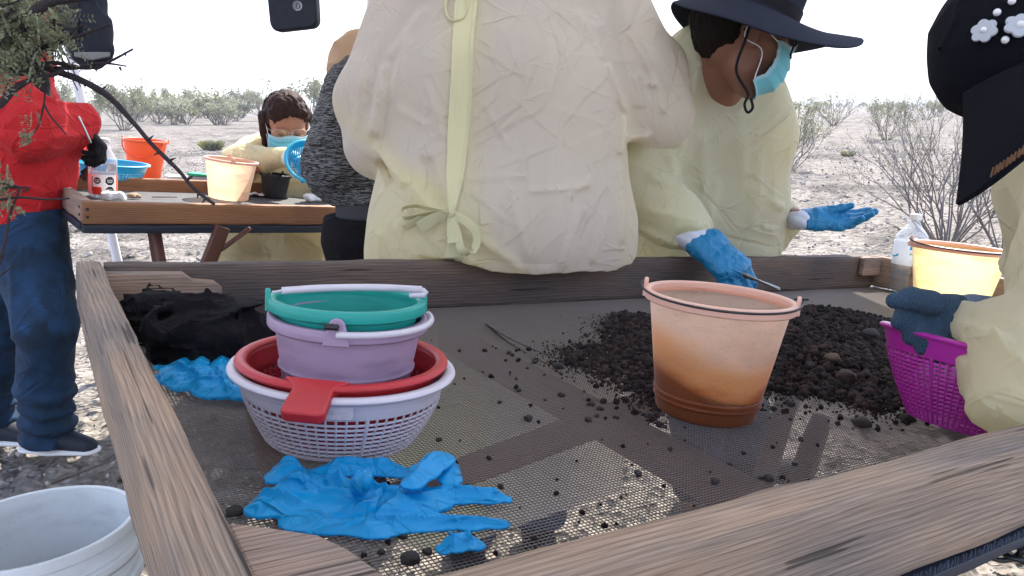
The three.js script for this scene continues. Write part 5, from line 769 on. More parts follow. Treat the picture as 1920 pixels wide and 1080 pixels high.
  const strip = (rows, w, name) => part(t, name, slab(rows.length * 8, 4, (u, v) => { const q = u * (rows.length - 1), i = Math.min(rows.length - 2, Math.floor(q)), f = q - i, x = lerp(rows[i][0], rows[i + 1][0], f), y = lerp(rows[i][1], rows[i + 1][1], f), ww = lerp(rows[i][2] ?? w, rows[i + 1][2] ?? w, f); return on(x + (v - 0.5) * ww, y, 0.0035); }, 0.0014), M.strap);
  strip([[872, -20], [866, 60], [862, 150], [856, 250], [850, 330, 26], [846, 400, 12]], 34, 'back_placket'); strip([[893, -20, 10], [884, 80], [880, 200], [868, 320], [852, 398, 4]], 8, 'seam_edge'); strip([[848, 410, 10], [852, 450, 26], [848, 492, 34]], 26, 'back_placket');
  part(t, 'neck_tie', tube([on(838, -8, 0.006), on(836, 20, 0.008), on(848, 38, 0.010), on(866, 34, 0.010), on(876, 10, 0.008), on(872, -15, 0.006)], 0.0028, 0.0028, 40, 6), M.strap);
  const X = (px, py, l) => on(px, py, l), up = V(0.15, 1, 0.1);
  ribbon(t, 'bow_loop', [X(843, 400, 0.006), X(810, 392, 0.012), X(775, 386, 0.018), X(754, 392, 0.024), X(757, 408, 0.03), X(785, 404, 0.028), X(815, 398, 0.02), X(843, 403, 0.010)], 0.016, M.strap, V(0.1, 0.6, 1)); ribbon(t, 'bow_tail', [X(841, 402, 0.012), X(815, 410, 0.022), X(785, 428, 0.026)], 0.026, M.strap, V(0.35, 1, 0.2)); ribbon(t, 'bow_tail', [X(838, 398, 0.012), X(800, 405, 0.018), X(757, 428, 0.018)], 0.016, M.strap, V(0.3, 1, 0.4));
  ribbon(t, 'bow_loop', [X(848, 402, 0.008), X(866, 410, 0.02), X(888, 428, 0.03), X(894, 455, 0.03), X(882, 474, 0.026), X(866, 468, 0.02), X(858, 440, 0.016), X(848, 408, 0.010)], 0.018, M.strap, V(0.9, 0.5, 0.4)); ribbon(t, 'bow_tail', [X(847, 406, 0.012), X(848, 430, 0.014), X(850, 456, 0.012)], 0.022, M.strap, V(1, 0, 0.2)); part(t, 'bow_knot', mm(new THREE.SphereGeometry(0.009, 14, 10), X(845, 402, 0.012), null, V(1, 1.15, 0.7)), M.strap);
  const tr = new Field(0.04); for (const q of ['L', 'R']) tr.chain([J['h' + q], J['k' + q], J['a' + q]], [0.11, 0.08, 0.07]); tr.cut(V(0, 0.07, 0), V(0, -1, 0)); part(t, 'trousers', tr.mesh(0.012), M.denim);
  for (const q of ['L', 'R']) { const a = J['a' + q], s = new Field(0.02); s.cap(V(a.x, 0.045, a.z + 0.03), V(a.x - 0.02, 0.035, a.z - 0.16), 0.045, 0.035, { axis: V(0, 1, 0), flat: 1.1 }).cut(V(0, 0, 0), V(0, -1, 0)); part(t, 'shoe', s.mesh(0.008), M.black); }
}
{ // the wearer of the sun hat, in profile, both gloved hands over the table
  const t = thing('person', 'person in profile with dark sun hat, blue mask and one palm held up', 'person');
  const H = headFrame(P(1392, 62, 1.84), V(0.36, 0.93, 0), V(0.93, -0.36, -0.02), 1.14);
  const J = { hd: H, nk: P(1352, 125, 1.94), ch: P(1360, 250, 2.13), pv: P(1335, 470, 2.24), sR: P(1285, 165, 2.0), sL: P(1415, 190, 2.26), eR: P(1195, 375, 1.99), eL: P(1425, 395, 2.30), wR: P(1312, 447, 1.88), wL: P(1498, 410, 2.10), hR: P(1300, 560, 2.2), hL: P(1370, 560, 2.3), kR: P(1310, 780, 2.3), kL: P(1390, 780, 2.42), aR: P(1300, 1040, 2.32), aL: P(1380, 1040, 2.44) };
  part(t, 'body', bodyGeo(J, 1.05), M.skin);
  const hair = new Field(0.02); hair.cap(H.L(0, 0.02, -0.045), H.L(0, 0.06, 0.01), 0.086, 0.08).cap(H.L(0, -0.015, -0.055), H.L(0, -0.03, -0.052), 0.058, 0.05).ball(H.L(0, -0.03, 0.09), 0.085, { sub: true, k: 0.01 }).ball(H.L(-0.085, -0.01, 0.0), 0.03, { sub: true, k: 0.01 }).ball(H.L(0.085, -0.01, 0.0), 0.03, { sub: true, k: 0.01 }).wave(folds(0.007, 85, 14, 85, 5, 3), 0.009); part(t, 'hair', hair.mesh(0.006), M.hair);
  addEyes(t, H); addGlasses(t, H, M.black, 0.0024); addMask(t, H);
  // hat: tall soft crown, wide brim that droops at the sides
  const hat = new THREE.Group(); hat.name = 'sun_hat'; t.add(hat);
  const base = (a, rr) => { const c = Math.cos(a), s = Math.sin(a), R = 0.20 + 0.032 * Math.max(0, c) - 0.035 * Math.max(0, -c), k = (rr - 0.094) / (R - 0.094); const q = lerp(0.094, R, k); return [s * q * 0.92, 0.044 - (0.014 + 0.050 * Math.pow(Math.abs(s), 1.3) + 0.02 * Math.max(0, -c)) * Math.pow(Math.max(0, k), 1.4) + 0.008 * Math.sin(a * 3 + 1) * k + (c > 0 ? 0.044 * c * k : 0), c * q + 0.004]; };
  const RR = (a) => 0.20 + 0.032 * Math.max(0, Math.cos(a)) - 0.035 * Math.max(0, -Math.cos(a));
  const brim = slab(96, 14, (u, v) => { const a = u * 2 * Math.PI; return H.L(...base(a, lerp(0.088, RR(a), v))); }, 0.004);
  part(hat, 'brim', boxUV(brim, 2, 2), M.hatNavy);
  const crown = grid(72, 22, (u, v) => { const a = u * 2 * Math.PI, yy = lerp(0.045, 0.165, Math.sin(v * Math.PI / 2)), q = 0.097 * Math.pow(Math.max(0, 1 - Math.pow(v, 5)), 0.5) * (1 - 0.08 * v) + 0.002 * Math.sin(a * 7) * Math.sin(v * 3); return H.L(Math.sin(a) * q * 0.95, yy, Math.cos(a) * q + 0.002); }); part(hat, 'crown', boxUV(crown, 2, 2), M.hatNavy);
  part(hat, 'hat_band', boxUV(grid(72, 2, (u, v) => { const a = u * 2 * Math.PI; return H.L(Math.sin(a) * 0.0965 * 0.955, lerp(0.05, 0.074, v), Math.cos(a) * 0.0985 + 0.002); }), 2, 2), M.black);
  // chin cord
  part(hat, 'chin_cord', [tube([H.L(-0.082, 0.045, -0.02), H.L(-0.087, -0.02, -0.012), H.L(-0.082, -0.085, -0.002), P(1400, 170, 1.765), P(1404, 180, 1.76)], 0.0034, 0.0034, 40, 6), tube([P(1403, 180, 1.76), P(1396, 196, 1.77), P(1402, 211, 1.77), P(1411, 203, 1.77), P(1408, 184, 1.765)], 0.0032, 0.0032, 30, 6)], M.black);
  // gown
  const F = new Field(0.05), k = 0.09;
  F.chain([P(1300, 110, 2.02), P(1300, 250, 2.1), P(1280, 420, 2.16), P(1275, 560, 2.2)], [0.082, 0.115, 0.12, 0.135], { k }).chain([P(1395, 160, 2.1), P(1402, 250, 2.12), P(1382, 390, 2.16), P(1362, 480, 2.2), P(1370, 760, 2.34)], [0.06, 0.115, 0.112, 0.115, 0.16], { k }).cap(P(1350, 120, 2.02), P(1400, 185, 2.1), 0.075, 0.075, { k });
  F.cap(P(1275, 140, 1.98), P(1205, 330, 1.98), 0.085, 0.085, { k: 0.05 }).cap(P(1200, 365, 1.98), P(1262, 410, 1.92), 0.088, 0.070, { k: 0.04 }).cap(P(1262, 412, 1.92), P(1292, 432, 1.90), 0.068, 0.052, { k: 0.03 });
  F.cap(P(1420, 210, 2.26), P(1428, 380, 2.3), 0.085, 0.075, { k: 0.05 }).cap(P(1428, 395, 2.28), P(1468, 412, 2.18), 0.072, 0.052, { k: 0.03 }).cap(P(1462, 425, 2.19), P(1458, 452, 2.2), 0.046, 0.03, { k: 0.03 });
  const r = (a, b, w, h) => F.wave(ridge(reachXY(a[0], a[1], 1.98), reachXY(b[0], b[1], 1.98), w, h), 0.016);
  r([1305, 95], [1285, 170], 0.012, 0.008); r([1285, 170], [1262, 280], 0.013, 0.010); r([1310, 240], [1335, 420], 0.016, 0.007); r([1390, 240], [1402, 340], 0.014, 0.007); r([1350, 330], [1330, 470], 0.014, 0.009); r([1430, 280], [1420, 440], 0.014, 0.009); r([1240, 280], [1262, 330], 0.012, 0.010); r([1200, 320], [1275, 350], 0.012, 0.010); r([1190, 380], [1290, 400], 0.014, 0.012); r([1180, 420], [1260, 450], 0.012, 0.012); r([1240, 410], [1300, 410], 0.010, 0.009); r([1455, 380], [1490, 400], 0.010, 0.010); r([1440, 430], [1470, 440], 0.008, 0.010);
  F.wave(folds(0.010, 7, 3.5, 7, 1.3, 2), 0.014);
  F.ball(P(1380, 84, 1.89), 0.070, { sub: true, k: 0.012 });
  part(t, 'gown', F.mesh(0.0066, { lo: V(-9, 0.36, -9), color: (x, y, z) => { const k = clamp(0.25 + 0.3 * noise3(x * 4, y * 4, z * 4)); return [lerp(1.02, 0.84, k), lerp(1.02, 0.98, k), lerp(1.0, 1.3, k)]; } }), M.gown);
  // gloves with white knitted cuffs
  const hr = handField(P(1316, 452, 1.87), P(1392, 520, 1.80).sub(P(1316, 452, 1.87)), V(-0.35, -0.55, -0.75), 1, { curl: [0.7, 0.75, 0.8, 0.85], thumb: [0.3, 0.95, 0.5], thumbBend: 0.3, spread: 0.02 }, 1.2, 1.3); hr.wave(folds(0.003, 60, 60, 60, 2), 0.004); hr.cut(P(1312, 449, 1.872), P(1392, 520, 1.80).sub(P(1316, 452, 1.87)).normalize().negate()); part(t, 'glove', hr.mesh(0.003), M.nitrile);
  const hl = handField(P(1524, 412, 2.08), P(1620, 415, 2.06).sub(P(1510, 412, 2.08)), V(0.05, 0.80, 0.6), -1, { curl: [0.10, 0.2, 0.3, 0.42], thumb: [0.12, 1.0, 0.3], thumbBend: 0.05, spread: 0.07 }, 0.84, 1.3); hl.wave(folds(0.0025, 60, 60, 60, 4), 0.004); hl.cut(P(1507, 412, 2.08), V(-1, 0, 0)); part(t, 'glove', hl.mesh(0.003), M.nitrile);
  const cuff = (a, b, ra, rb, ax) => { const c = new Field(0.01); c.cap(a, b, ra, rb, { axis: ax.normalize(), flat: 1.4 }).wave((x, y, z) => 0.0012 * Math.sin(300 * (x * 0.6 + y * 0.7 - z * 0.3)), 0.003); part(t, 'knit_cuff', c.mesh(0.0035), M.cuff); };
  cuff(P(1278, 432, 1.90), P(1306, 450, 1.868), 0.043, 0.041, V(-0.35, -0.55, -0.75)); cuff(P(1474, 411, 2.16), P(1506, 412, 2.085), 0.037, 0.032, V(0.05, 0.8, 0.6));
  const tr = new Field(0.04); for (const q of ['L', 'R']) tr.chain([J['h' + q], J['k' + q], J['a' + q]], [0.11, 0.08, 0.07]); tr.cut(V(0, 0.06, 0), V(0, -1, 0)); part(t, 'trousers', tr.mesh(0.013), M.denim);
  for (const q of ['L', 'R']) { const a = J['a' + q], s = new Field(0.02); s.cap(V(a.x - 0.03, 0.045, a.z), V(a.x + 0.15, 0.035, a.z), 0.045, 0.035).cut(V(0, 0, 0), V(0, -1, 0)); part(t, 'shoe', s.mesh(0.009), M.black); }
  const p1 = P(1400, 524, 1.80), tw = thing('tweezers', 'pale steel tweezers held in the blue gloved hand above the gravel', 'tweezers', null, p1);
  for (const s of [0, 1]) part(tw, 'arm', slab(14, 2, (u, v) => P(1392, 516, 1.79).lerp(P(1462, 540 + s * 5, 1.80), u).add(V(0, (v - 0.5) * lerp(0.010, 0.003, u) + s * 0.003, s * 0.004)).sub(p1), 0.0012), M.steel);
}
{ // the woman behind the far table
  const PW = (x, y, d) => P(x, y, d * 1.09);
  const t = thing('person', 'woman in glasses, blue mask and pale gown behind the far table', 'person');
  const H = headFrame(PW(538, 236, 2.98), V(0.12, 1, 0.28), V(0.36, -0.30, 0.9), 1.07);
  const J = { hd: H, nk: PW(512, 288, 3.05), ch: PW(510, 335, 3.1), pv: PW(505, 455, 3.1), sR: PW(468, 292, 3.02), sL: PW(600, 300, 3.12), eR: PW(448, 318, 2.86), eL: PW(625, 345, 3.0), wR: PW(540, 296, 2.78), wL: PW(590, 320, 2.85), hR: PW(470, 480, 3.05), hL: PW(560, 480, 3.05), kR: PW(455, 520, 2.85), kL: PW(570, 520, 2.85), aR: PW(455, 600, 3.1), aL: PW(570, 600, 3.1) };
  part(t, 'body', bodyGeo(J, 0.9), mat(C(0.34, 0.15, 0.085), 0.5));
  const hair = new Field(0.02); hair.cap(H.L(0, 0.045, -0.04), H.L(0, 0.062, 0.02), 0.092, 0.082).cap(H.L(-0.072, 0.03, -0.01), H.L(-0.080, -0.07, 0.0), 0.036, 0.022).cap(H.L(0.072, 0.03, -0.02), H.L(0.078, -0.05, -0.01), 0.034, 0.02).cap(H.L(0, 0, -0.06), H.L(0, -0.07, -0.06), 0.075, 0.05).cap(H.L(-0.05, 0.075, 0.065), H.L(0.05, 0.07, 0.07), 0.022, 0.022).ball(H.L(0.012, -0.016, 0.110), 0.092, { sub: true, k: 0.012 }).wave(folds(0.010, 85, 10, 85, 4, 3), 0.013);
  part(t, 'hair', hair.mesh(0.006), mat(C(0.03, 0.012, 0.009), 0.7, { specularIntensity: 0.35, bumpMap: rep(TX.bark, 6, 1), bumpScale: 0.004 }));
  addEyes(t, H, true); addGlasses(t, H, mat(C(0.45, 0.42, 0.4), 0.3), 0.0009); addMask(t, H, { top: -0.008 });
  const F = new Field(0.05), k = 0.08;
  F.chain([PW(495, 292, 3.08), PW(500, 340, 3.1), PW(505, 440, 3.1)], [0.09, 0.14, 0.17], { k }).cap(PW(560, 310, 3.12), PW(560, 440, 3.1), 0.12, 0.16, { k }).cap(PW(470, 288, 3.04), PW(452, 312, 2.88), 0.075, 0.068).cap(PW(452, 306, 2.88), PW(535, 294, 2.79), 0.066, 0.044).cap(PW(600, 302, 3.1), PW(630, 345, 3.0), 0.07, 0.06).cap(PW(630, 345, 3.0), PW(600, 322, 2.87), 0.055, 0.045);
  F.cap(PW(455, 470, 2.98), PW(450, 530, 2.90), 0.13, 0.15, { k }).cap(PW(555, 465, 2.98), PW(562, 530, 2.90), 0.13, 0.15, { k });
  F.ball(H.L(0, -0.075, -0.01), 0.075, { sub: true, k: 0.012 });
  F.wave(folds(0.014, 9, 10, 9, 2.4, 3), 0.018);
  part(t, 'gown', F.mesh(0.009, { color: gownTint(0.1) }), M.gown);
  part(t, 'knit_cuff', new Field(0.01).cap(PW(533, 294, 2.79), PW(550, 298, 2.77), 0.034, 0.033).mesh(0.005), M.white);
  part(t, 'glove', handField(PW(552, 299, 2.765), PW(590, 318, 2.70).sub(PW(552, 299, 2.765)), V(-0.2, -0.7, 0.5), 1, { curl: [0.5, 0.5, 0.6, 0.6] }, 0.95, 1.05).mesh(0.004), M.nitrileLight);
  const b = thing('colander', 'turquoise bowl colander tilted up in the hands of the woman in glasses', 'colander', null, P(578, 304, 2.86)); b.quaternion.copy(upQ(V(0.5, 0.5, 0.7))); colander(b, { rT: 0.082, rB: 0.055, h: 0.055, mat: M.cyan, ribs: 40, rings: 6, band: 0.4, rimR: 0.006, bar: 0.002 }); b.position.addScaledVector(V(0.5, 0.5, 0.7).normalize(), -0.05);
}
{ // grey sweater, seen from behind between the tables
  const t = thing('person', 'person in heathered grey sweater and tan hood, back turned', 'person');
  const H = headFrame(P(684, 146, 2.18), V(0.05, 1, -0.3), V(0.25, -0.4, -1), 0.88);
  const J = { hd: H, nk: P(696, 185, 2.17), ch: P(715, 240, 2.15), pv: P(715, 420, 2.15), sL: P(668, 180, 2.12), sR: P(790, 185, 2.2), eL: P(625, 312, 2.05), eR: P(850, 320, 2.2), wL: P(640, 350, 2.4), wR: P(760, 350, 2.5), hL: P(690, 450, 2.15), hR: P(760, 450, 2.2), kL: P(690, 640, 2.2), kR: P(760, 640, 2.25), aL: P(690, 840, 2.25), aR: P(760, 840, 2.3) };
  part(t, 'body', bodyGeo(J, 0.95, { hands: [handField(J.wL, V(0.2, -0.2, -1), V(0, -1, 0), -1), handField(J.wR, V(-0.2, -0.2, -1), V(0, -1, 0), 1)] }), M.skin);
  const hood = new Field(0.02); hood.cap(H.L(0, 0.03, -0.02), H.L(0, 0.04, 0.03), 0.098, 0.09).cap(H.L(0, -0.03, -0.05), H.L(0, -0.085, -0.035), 0.078, 0.058).wave(folds(0.008, 18, 18, 18, 4), 0.01); part(t, 'hood', hood.mesh(0.006), M.tan);
  part(t, 'hood_hem', [tube([P(624, 136, 2.08), P(634, 142, 2.07), P(652, 138, 2.06), P(690, 118, 2.05)], 0.006, 0.005, 16, 6)], M.tan);
  part(t, 'strap', [tube([P(626, 142, 2.07), P(624, 152, 2.06), P(622, 178, 2.06), P(616, 196, 2.05)], 0.006, 0.003, 16, 6), tube([P(632, 140, 2.06), P(640, 160, 2.05), P(650, 190, 2.05)], 0.004, 0.004, 10, 6)], M.black);
  const F = new Field(0.05); F.chain([P(690, 165, 2.14), P(705, 250, 2.14), P(712, 375, 2.12)], [0.10, 0.15, 0.125], { k: 0.08 }).chain([P(760, 170, 2.2), P(770, 260, 2.2), P(765, 380, 2.2)], [0.09, 0.15, 0.14], { k: 0.08 }).cap(P(664, 185, 2.11), P(640, 300, 2.06), 0.078, 0.082).cap(P(632, 302, 2.05), P(628, 310, 2.08), 0.078, 0.074).cap(P(628, 312, 2.07), P(655, 345, 2.36), 0.072, 0.05).cut(P(712, 382, 2.12), V(0.05, -1, 0.1).normalize()).wave(folds(0.008, 14, 24, 14, 2), 0.012).wave(folds(0.003, 40, 80, 40, 3), 0.005);
  part(t, 'sweater', boxUV(F.mesh(0.007), 2, 2), M.heather);
  const rb = new Field(0.05); rb.cap(P(708, 392, 2.12), P(765, 392, 2.2), 0.115, 0.125, { k: 0.08 }).cut(P(708, 372, 2.12), V(0, 1, 0)).cut(P(708, 405, 2.12), V(0, -1, 0)); part(t, 'waistband', rb.mesh(0.006), M.greyRib);
  const tr = new Field(0.05); tr.cap(P(700, 425, 2.15), P(760, 420, 2.2), 0.125, 0.13, { k: 0.08 }).ball(P(690, 445, 2.11), 0.095); for (const q of ['L', 'R']) tr.chain([J['h' + q], J['k' + q], J['a' + q]], [0.115, 0.085, 0.07]); tr.cut(P(700, 402, 2.14), V(0, 1, 0)).cut(V(0, 0.06, 0), V(0, -1, 0)).wave(folds(0.008, 12, 12, 12, 3), 0.01); part(t, 'trousers', tr.mesh(0.009), M.blackCloth);
  for (const q of ['L', 'R']) { const a = J['a' + q], s = new Field(0.02); s.cap(V(a.x, 0.045, a.z + 0.03), V(a.x + 0.02, 0.035, a.z - 0.15), 0.045, 0.035).cut(V(0, 0, 0), V(0, -1, 0)); part(t, 'shoe', s.mesh(0.009), M.black); }
}
{ // red jacket and jeans at the left
  const t = thing('person', 'person in red jacket and blue jeans at the end of the far table', 'person');
  const H = headFrame(P(72, 18, 2.45), V(0.3, 1, 0), V(0.95, -0.5, -0.1), 1.0);
  const fN = G(110, 845), fF = G(8, 828), hem = P(50, 430, 2.34);
  const J = { hd: H, nk: P(38, 95, 2.45), ch: P(18, 190, 2.45), pv: P(24, 405, 2.48), sR: P(5, 165, 2.32), sL: P(40, 160, 2.62), eR: P(70, 255, 2.30), eL: P(90, 270, 2.68), wR: P(158, 238, 2.48), wL: P(140, 285, 2.72), hR: P(42, 440, 2.42), hL: P(10, 440, 2.55), kR: P(88, 600, 2.36), kL: P(-5, 610, 2.52), aR: V(fN.x - 0.035, 0.1, fN.z), aL: V(fF.x - 0.04, 0.1, fF.z) };
  part(t, 'body', bodyGeo(J, 0.95), M.skin);
  const hair = new Field(0.02); hair.cap(H.L(0, 0.045, -0.045), H.L(0, 0.055, 0.01), 0.094, 0.084).cap(H.L(0, 0, -0.06), H.L(0, -0.09, -0.06), 0.08, 0.06).ball(H.L(0, -0.03, 0.1), 0.085, { sub: true, k: 0.01 }).wave(folds(0.007, 60, 14, 60, 5), 0.009); part(t, 'hair', hair.mesh(0.007), mat(C(0.06, 0.022, 0.014), 0.45)); addEyes(t, H);
  const F = new Field(0.05), k = 0.09;
  F.chain([P(25, 130, 2.46), P(18, 250, 2.46), P(22, 330, 2.46), P(22, 440, 2.46)], [0.115, 0.155, 0.162, 0.162], { k }).cap(P(50, 285, 2.44), P(52, 300, 2.44), 0.115, 0.115, { k }).cap(P(5, 170, 2.33), P(58, 238, 2.30), 0.095, 0.088).cap(P(58, 238, 2.30), P(150, 232, 2.46), 0.086, 0.064).cap(P(40, 165, 2.6), P(90, 262, 2.66), 0.08, 0.07).cap(P(90, 265, 2.66), P(130, 280, 2.7), 0.065, 0.05);
  F.cut(hem, V(-0.03, -1, 0).normalize()).wave(folds(0.018, 7, 12, 7, 1, 3), 0.022).wave(folds(0.005, 18, 26, 18, 4, 5), 0.007);
  part(t, 'jacket', F.mesh(0.0075), M.redCloth);
  part(t, 'scarf', (() => { const s = new Field(0.03); s.chain([P(20, 120, 2.4), P(55, 150, 2.36), P(75, 200, 2.36)], [0.05, 0.045, 0.03]).wave(folds(0.01, 26, 26, 26, 3), 0.012); return s.mesh(0.006); })(), mat(C(0.16, 0.14, 0.17), 0.9, { map: rep(TX.heather, 5) }));
  part(t, 'shirt', new Field(0.03).cap(P(92, 262, 2.42), P(98, 285, 2.42), 0.05, 0.045).wave(folds(0.006, 26, 26, 26, 3), 0.008).mesh(0.007), M.denim);
  const tr = new Field(0.05); tr.cap(P(26, 405, 2.46), P(28, 450, 2.46), 0.142, 0.142, { k: 0.08 });
  tr.chain([P(50, 450, 2.42), J.kR, J.kR.clone().lerp(J.aR, 0.6), V(J.aR.x + 0.01, 0.05, J.aR.z)], [0.118, 0.084, 0.071, 0.078]).chain([P(5, 450, 2.54), J.kL, J.kL.clone().lerp(J.aL, 0.6), V(J.aL.x + 0.01, 0.05, J.aL.z)], [0.112, 0.082, 0.069, 0.076]).cut(V(0, 0.035, 0), V(0, -1, 0)).cut(hem.clone().add(V(0, 0.05, 0)), V(0, 1, 0)).wave(folds(0.012, 9, 9, 9, 2), 0.016).wave((x, y, z) => -0.010 * smooth(0.36, 0.1, y) * Math.sin(y * 95 + x * 22), 0.012);
  part(t, 'jeans', tr.mesh(0.0075), M.denim);
  for (const a of [J.aR, J.aL]) {
    const s = new Field(0.025), heel = V(a.x - 0.05, 0.05, a.z), toe = V(a.x + 0.155, 0.032, a.z + 0.03); s.cap(heel, V(a.x + 0.03, 0.055, a.z + 0.01), 0.042, 0.044).cap(V(a.x + 0.03, 0.055, a.z + 0.01), toe, 0.044, 0.030).cap(V(a.x + 0.02, 0.075, a.z + 0.006), V(a.x + 0.02, 0.11, a.z), 0.03, 0.028).cut(V(0, 0.018, 0), V(0, -1, 0));
    const sh = part(t, 'shoe', s.mesh(0.005), mat(C(0.012, 0.016, 0.03), 0.7)); const so = new Field(0.02); so.cap(V(a.x - 0.05, 0.014, a.z), V(a.x + 0.03, 0.014, a.z + 0.01), 0.046, 0.048, { axis: V(0, 1, 0), flat: 3.6 }).cap(V(a.x + 0.03, 0.014, a.z + 0.01), V(a.x + 0.158, 0.016, a.z + 0.03), 0.048, 0.036, { axis: V(0, 1, 0), flat: 3 }); part(sh, 'sole', so.mesh(0.004), M.white);
    const lc = []; for (let i = 0; i < 4; i++) lc.push(tube([V(a.x + 0.045 + i * 0.016, 0.088 - i * 0.006, a.z - 0.02), V(a.x + 0.048 + i * 0.016, 0.099 - i * 0.006, a.z + 0.008), V(a.x + 0.045 + i * 0.016, 0.086 - i * 0.006, a.z + 0.034)], 0.003, 0.003, 8, 5)); part(sh, 'lace', lc, M.black);
  }
  part(t, 'glove', handField(P(152, 236, 2.46), V(0.62, -0.75, -0.1), V(-0.7, -0.4, 0.3), 1, { curl: [0.8, 0.9, 1.0, 1.0] }, 0.92, 1.3).mesh(0.004), M.black);
  part(t, 'glove', handField(P(124, 274, 2.66), V(0.75, -0.5, -0.1), V(-0.4, -0.8, 0.3), -1, { curl: [0.6, 0.7, 0.8, 0.8] }, 0.85, 1.4).mesh(0.004), mat(C(0.11, 0.11, 0.09), 0.95, { bumpMap: rep(TX.knit, 5), bumpScale: 0.0015 }));
  const p0 = P(147, 218, 2.38), rod = thing('metal_rod', 'thin grey metal rod held upright in the black gloved hand', 'rod', null, p0); part(rod, 'shaft', tube([V(0, 0, 0), P(170, 268, 2.42).sub(p0)], 0.0042, 0.0042, 4, 8), M.steel);
}
{ // the near person at the right edge: black cap, gown sleeve, grey knit glove
  const t = thing('person', 'person at the right edge wearing a black cap with white flowers', 'person');
  const up = V(-0.5, 0.85, 0.15).normalize(), fw = V(-0.55, -0.55, 0.35);
  const H = headFrame(P(2040, 170, 1.0), up, fw, 1.0);
  const J = { hd: H, nk: P(2130, 270, 1.06), ch: P(2110, 420, 1.07), pv: P(2290, 900, 1.2), sR: P(2080, 430, 0.99), sL: P(2190, 360, 1.15), eR: P(2020, 690, 0.92), eL: P(2250, 700, 1.1), wR: P(1835, 606, 0.99), wL: P(2200, 760, 0.9), hL: P(2370, 950, 1.3), hR: P(2270, 950, 1.2), kL: P(2400, 1300, 1.35), kR: P(2300, 1300, 1.25), aL: P(2420, 1700, 1.4), aR: P(2320, 1700, 1.3) };
  for (const q of ['kL', 'kR']) J[q].y = 0.45; for (const q of ['aL', 'aR']) J[q].y = 0.09;
  part(t, 'body', bodyGeo(J, 1, { hands: [handField(J.wL, V(-0.6, -0.6, 0.2), V(0, -1, 0), -1)] }), M.skin);
  addEyes(t, H);
  // cap: paneled crown and a stiff visor
  const cap = new THREE.Group(); cap.name = 'cap'; t.add(cap);
  const F = new Field(0.03); F.cap(P(1900, 72, 0.92), P(1975, 40, 0.97), 0.0905, 0.095).cap(P(1864, 135, 0.895), P(1930, 105, 0.9), 0.048, 0.055, { k: 0.06 }).cut(P(1812, 186, 0.87), V(-0.47, -0.88, 0.05).normalize());
  const seam = (a, b) => F.wave(dent(a, b, 0.004, 0.0028), 0.006); const cr = (px, py) => { const h = F.hit(V(0, CAM_Y, 0), rayDir(px, py).normalize(), 3); return h || P(px, py, 0.87); };
  const s1 = [[1765, 90], [1790, 40], [1800, 0], [1870, -40]].map((q) => cr(...q)), s2 = [[1764, 92], [1830, 85], [1905, 60], [1990, 40]].map((q) => cr(...q));
  for (let i = 0; i < 3; i++) { seam(s1[i], s1[i + 1]); seam(s2[i], s2[i + 1]); }
  F.wave(folds(0.003, 14, 14, 14, 3), 0.005);
  part(cap, 'crown', F.mesh(0.0042), M.capBlack);
  const A0 = P(1809, 176, 0.862), A1 = P(1885, 128, 0.80), A2 = P(1990, 95, 0.83), B0 = P(1796, 384, 0.80), B1 = P(1862, 352, 0.735), B2 = P(2005, 225, 0.74), qd = (a, b, c, u) => a.clone().multiplyScalar((1 - u) ** 2).addScaledVector(b, 2 * u * (1 - u)).addScaledVector(c, u * u);
  const vis = (u, v) => qd(A0, A1, A2, u).lerp(qd(B0, B1, B2, u), v).add(V(0, 0, 0.016 * Math.sin(Math.PI * v) * Math.sin(Math.PI * clamp(u * 0.8 + 0.1))));
  part(cap, 'visor', boxUV(slab(30, 30, vis, 0.005), 2, 2), M.capBlack);
  const st = []; for (let i = 1; i < 9; i++) { const v = i / 9; const pts = []; for (let j = 0; j <= 12; j++) pts.push(vis(j / 12, v).add(V(-0.001, 0.001, 0.0022))); st.push(tube(pts, 0.0007, 0.0007, 24, 4)); } part(cap, 'stitching', st, M.capBlack);
  // gold embroidery along the edge of the visor: letter like strokes
  const em = [], R = rng(9), o = (u, v) => vis(u, v).add(V(-0.0012, 0.0008, 0.0028)); for (let i = 0; i < 11; i++) { const u = 0.36 + i * 0.034; em.push(tube([o(u, 0.84), o(u + 0.006, 0.93)], 0.0015, 0.0015, 3, 5)); if (i % 3) em.push(tube([o(u, 0.85), o(u + 0.02, 0.86 + 0.03 * R()), o(u + 0.008, 0.92)], 0.0013, 0.0013, 6, 5)); } part(cap, 'gold_embroidery', em, mat(C(0.10, 0.038, 0.008), 0.6, {}));
  const flower = (px, py, s) => { const c = cr(px, py), n = F.grad(c), fl = new THREE.Group(); fl.name = 'flower'; fl.position.copy(c).addScaledVector(n, 0.0025); fl.quaternion.copy(upQ(n)); cap.add(fl); const sh = new THREE.Shape(); for (let i = 0; i <= 60; i++) { const a = i / 60 * 6.283, r = s * (0.78 + 0.26 * Math.abs(Math.cos(a * 3))); i ? sh.lineTo(Math.cos(a) * r, Math.sin(a) * r) : sh.moveTo(Math.cos(a) * r, Math.sin(a) * r); } const g = new THREE.ExtrudeGeometry(sh, { depth: 0.0015, bevelEnabled: true, bevelSize: 0.001, bevelThickness: 0.001, bevelSegments: 2 }).rotateX(-Math.PI / 2); part(fl, 'petals', g, mat(C(0.42, 0.45, 0.50), 0.5, {})); part(fl, 'pearl', mm(new THREE.SphereGeometry(s * 0.28, 14, 10), V(0, 0.003, 0)), M.pearl); };
  flower(1847, 60, 0.0125); flower(1911, 52, 0.0145);
  for (const [px, py] of [[1870, 25], [1884, 75], [1897, 4]]) { const c = cr(px, py); part(cap, 'pearl', mm(new THREE.SphereGeometry(0.0042, 14, 10), c.addScaledVector(F.grad(c), 0.002)), M.pearl); }
